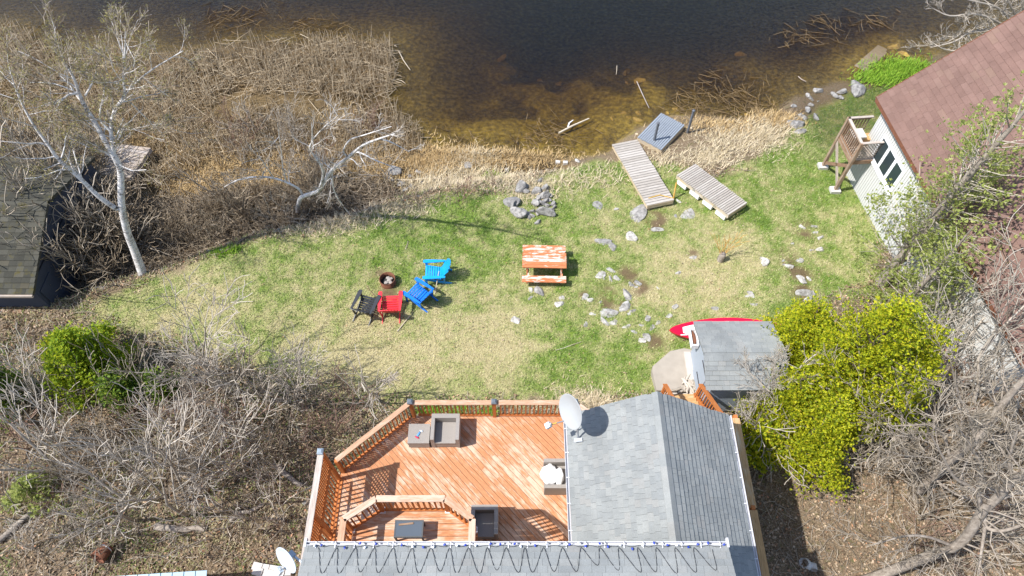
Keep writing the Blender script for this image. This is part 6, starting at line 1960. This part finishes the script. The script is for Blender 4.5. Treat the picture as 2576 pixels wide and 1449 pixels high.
tag(link('ditch_leaves', _mesh('ditch_leaves', V, F), 'leaf_litter'), 'brown leaves lying in the ditch below the lawn bank', 'leaves', None, 'stuff')
# reed bed: standing stubs and flattened stems
REED = V2([(-60, 75), (40, 85), (130, 140), (330, 115), (450, 146), (560, 116), (650, 104), (760, 108), (870, 114), (975, 118), (986, 180), (972, 262), (1028, 322), (1062, 368), (1010, 400), (880, 420), (700, 420), (560, 440), (440, 470), (380, 520), (150, 560), (-60, 480)], ZW)
x, y = scatter(REED, 19000, -.2); z = terr(x, y); k = in_view(x, y, z); x, y, z = x[k], y[k], z[k]
dens = fbm(x, y, 2.2); k = rg.random(len(x)) < np.clip((dens - .36) * 5, .12, 1); x, y, z = x[k], y[k], z[k]
pol = []; pol2 = []
outer = sdf(REED, x, y)
for i in range(len(x)):
    b = np.array([x[i], y[i], max(z[i], ZW) + .02])
    if rg.random() < .55:
        h = rg.uniform(.3, .95); d = np.array([rg.normal(0, .16), rg.normal(0, .16), 1]) * h
        pol.append((np.array([b - (0, 0, .1), b + d * .5, b + d]), np.array([.0125, .011, .007])))
    else:
        a = rg.normal(.3, 1.0); L = rg.uniform(.4, 1.7); d = np.array([math.cos(a), math.sin(a), rg.uniform(-.02, .22)]) * L
        b2 = b + (0, 0, rg.uniform(.0, .22))
        (pol2 if rg.random() < .45 else pol).append((np.array([b2 - d * .5, b2 + rg.normal(0, .03, 3), b2 + d * .5]), np.array([.013, .012, .007])))
tag(link('reed_bed', _mesh('reed_bed', *tubes(pol, 3)), 'reed'), 'tan broken reeds filling the marsh at the lake edge', 'reeds', None, 'stuff')
tag(link('fallen_reeds', _mesh('fallen_reeds', *tubes(pol2, 3)), 'reed_dark'), 'darker reeds lying flattened between the standing ones', 'reeds', None, 'stuff')
# loose reed rafts in the water
pol = []
for (a, b, n, s) in ((800, 70, 60, .9), (615, 40, 46, 1.0), (30, 110, 90, 1.3), (560, 60, 30, .8), (1830, 230, 90, 1.0), (1850, 265, 70, .9), (1730, 260, 30, .6), (2090, 60, 40, 1.0), (2010, 100, 26, .8), (2200, 60, 26, .8), (1410, 335, 60, .9), (1330, 355, 40, .9), (1780, 300, 80, .8), (1940, 285, 60, .7), (1170, 370, 40, .8)):
    c = on_water(a, b)
    for i in range(n):
        q = c + np.array([rg.normal(0, s), rg.normal(0, s * .6), .01]); q[2] = max(ZW + .015, T1(q[0], q[1]) + .02); an = rg.uniform(0, 6.28); L = rg.uniform(.3, 1.1)
        d = np.array([math.cos(an), math.sin(an), rg.uniform(0, .05)]) * L
        pol.append((np.array([q - d * .5, q + rg.normal(0, .03, 3) * (1, 1, .2), q + d * .5]), np.array([.011, .011, .006])))
tag(link('floating_reeds', _mesh('floating_reeds', *tubes(pol, 3)), 'reed_dark'), 'loose broken reeds floating on the dark water', 'reeds', None, 'stuff')
# marsh grass and straw
def straw(spots, mat, name, label, h, w, tilt):
    Vs = []; Fs = []; o = 0
    for (a, b, rx, ry, n) in spots:
        c = G(a, b)
        x = c[0] + rg.normal(0, rx * .5, n); y = c[1] + rg.normal(0, ry * .5, n)
        z = np.maximum(terr(x, y), ZW)
        V, F = blades(x, y, z, h * rg.uniform(.6, 1.2), w, tilt, rg); Vs.append(V); Fs.append(F + o); o += len(V)
    tag(link(name, _mesh(name, np.concatenate(Vs), np.concatenate(Fs)), mat), label, 'grass', None, 'stuff')
straw([(1860, 355, 2.0, 1.0, 2160), (1780, 400, 1.2, .7, 780), (1930, 340, 1.2, .8, 1080), (1270, 455, 1.8, .8, 1920), (1180, 445, 2.0, .8, 1560), (1330, 480, 1.0, .8, 1080), (1090, 470, 1.6, .6, 960), (1670, 400, .9, .8, 480), (1430, 455, 1.4, .9, 360), (1540, 440, 1.2, .8, 252), (1460, 1005, 1.2, .5, 540), (1500, 1015, .8, .4, 540), (1190, 395, 1.2, .5, 540),
       (1000, 530, 1.5, .5, 720), (880, 560, 1.6, .5, 600), (780, 580, 1.6, .5, 600)], 'straw', 'dry_straw', 'pale dry straw lying along the bank and around the docks', .36, .03, 1.15)
straw([(1200, 400, 3.0, .8, 2310), (1090, 400, 2.0, .8, 1760), (1000, 410, 2.6, 1.0, 2310), (1350, 400, 2.0, .5, 825), (1830, 315, 2.4, .6, 1430), (1950, 300, 1.4, .6, 880), (900, 400, 3.0, 1.6, 2475), (760, 400, 3.4, 2.0, 2475), (600, 450, 3.0, 1.4, 1925), (480, 470, 2.4, 1.2, 1650), (840, 340, 3.0, 1.0, 660), (480, 380, 3.0, 1.6, 1375), (250, 380, 3.5, 1.8, 1650), (100, 330, 3.0, 1.6, 1375)],
      'shore_straw', 'marsh_grass', 'rusty brown dead marsh grass along the lake shore', .34, .032, 1.0)
# lush green clumps: weeds by the bank, by the deck front, algae-green bank at the right shore
Vs = []; Fs = []; o = 0
for (a, b, rx, ry, n) in ((560, 635, .35, .25, 260), (590, 628, .3, .2, 160), (1150, 1035, .3, .25, 200), (1080, 1035, .4, .2, 260), (1230, 1038, .3, .2, 160), (2270, 172, 1.6, .7, 2600), (2210, 200, 1.2, .6, 1600), (1240, 445, .5, .3, 260)):
    c = G(a, b); x = c[0] + rg.normal(0, rx * .5, n); y = c[1] + rg.normal(0, ry * .5, n); z = np.maximum(terr(x, y), ZW)
    V, F = blades(x, y, z, .2, .045, .9, rg); Vs.append(V); Fs.append(F + o); o += len(V)
tag(link('green_weeds', _mesh('green_weeds', np.concatenate(Vs), np.concatenate(Fs)), 'lush_leaf'), 'fresh bright green weeds at the bank and the right shore', 'weeds', None, 'stuff')
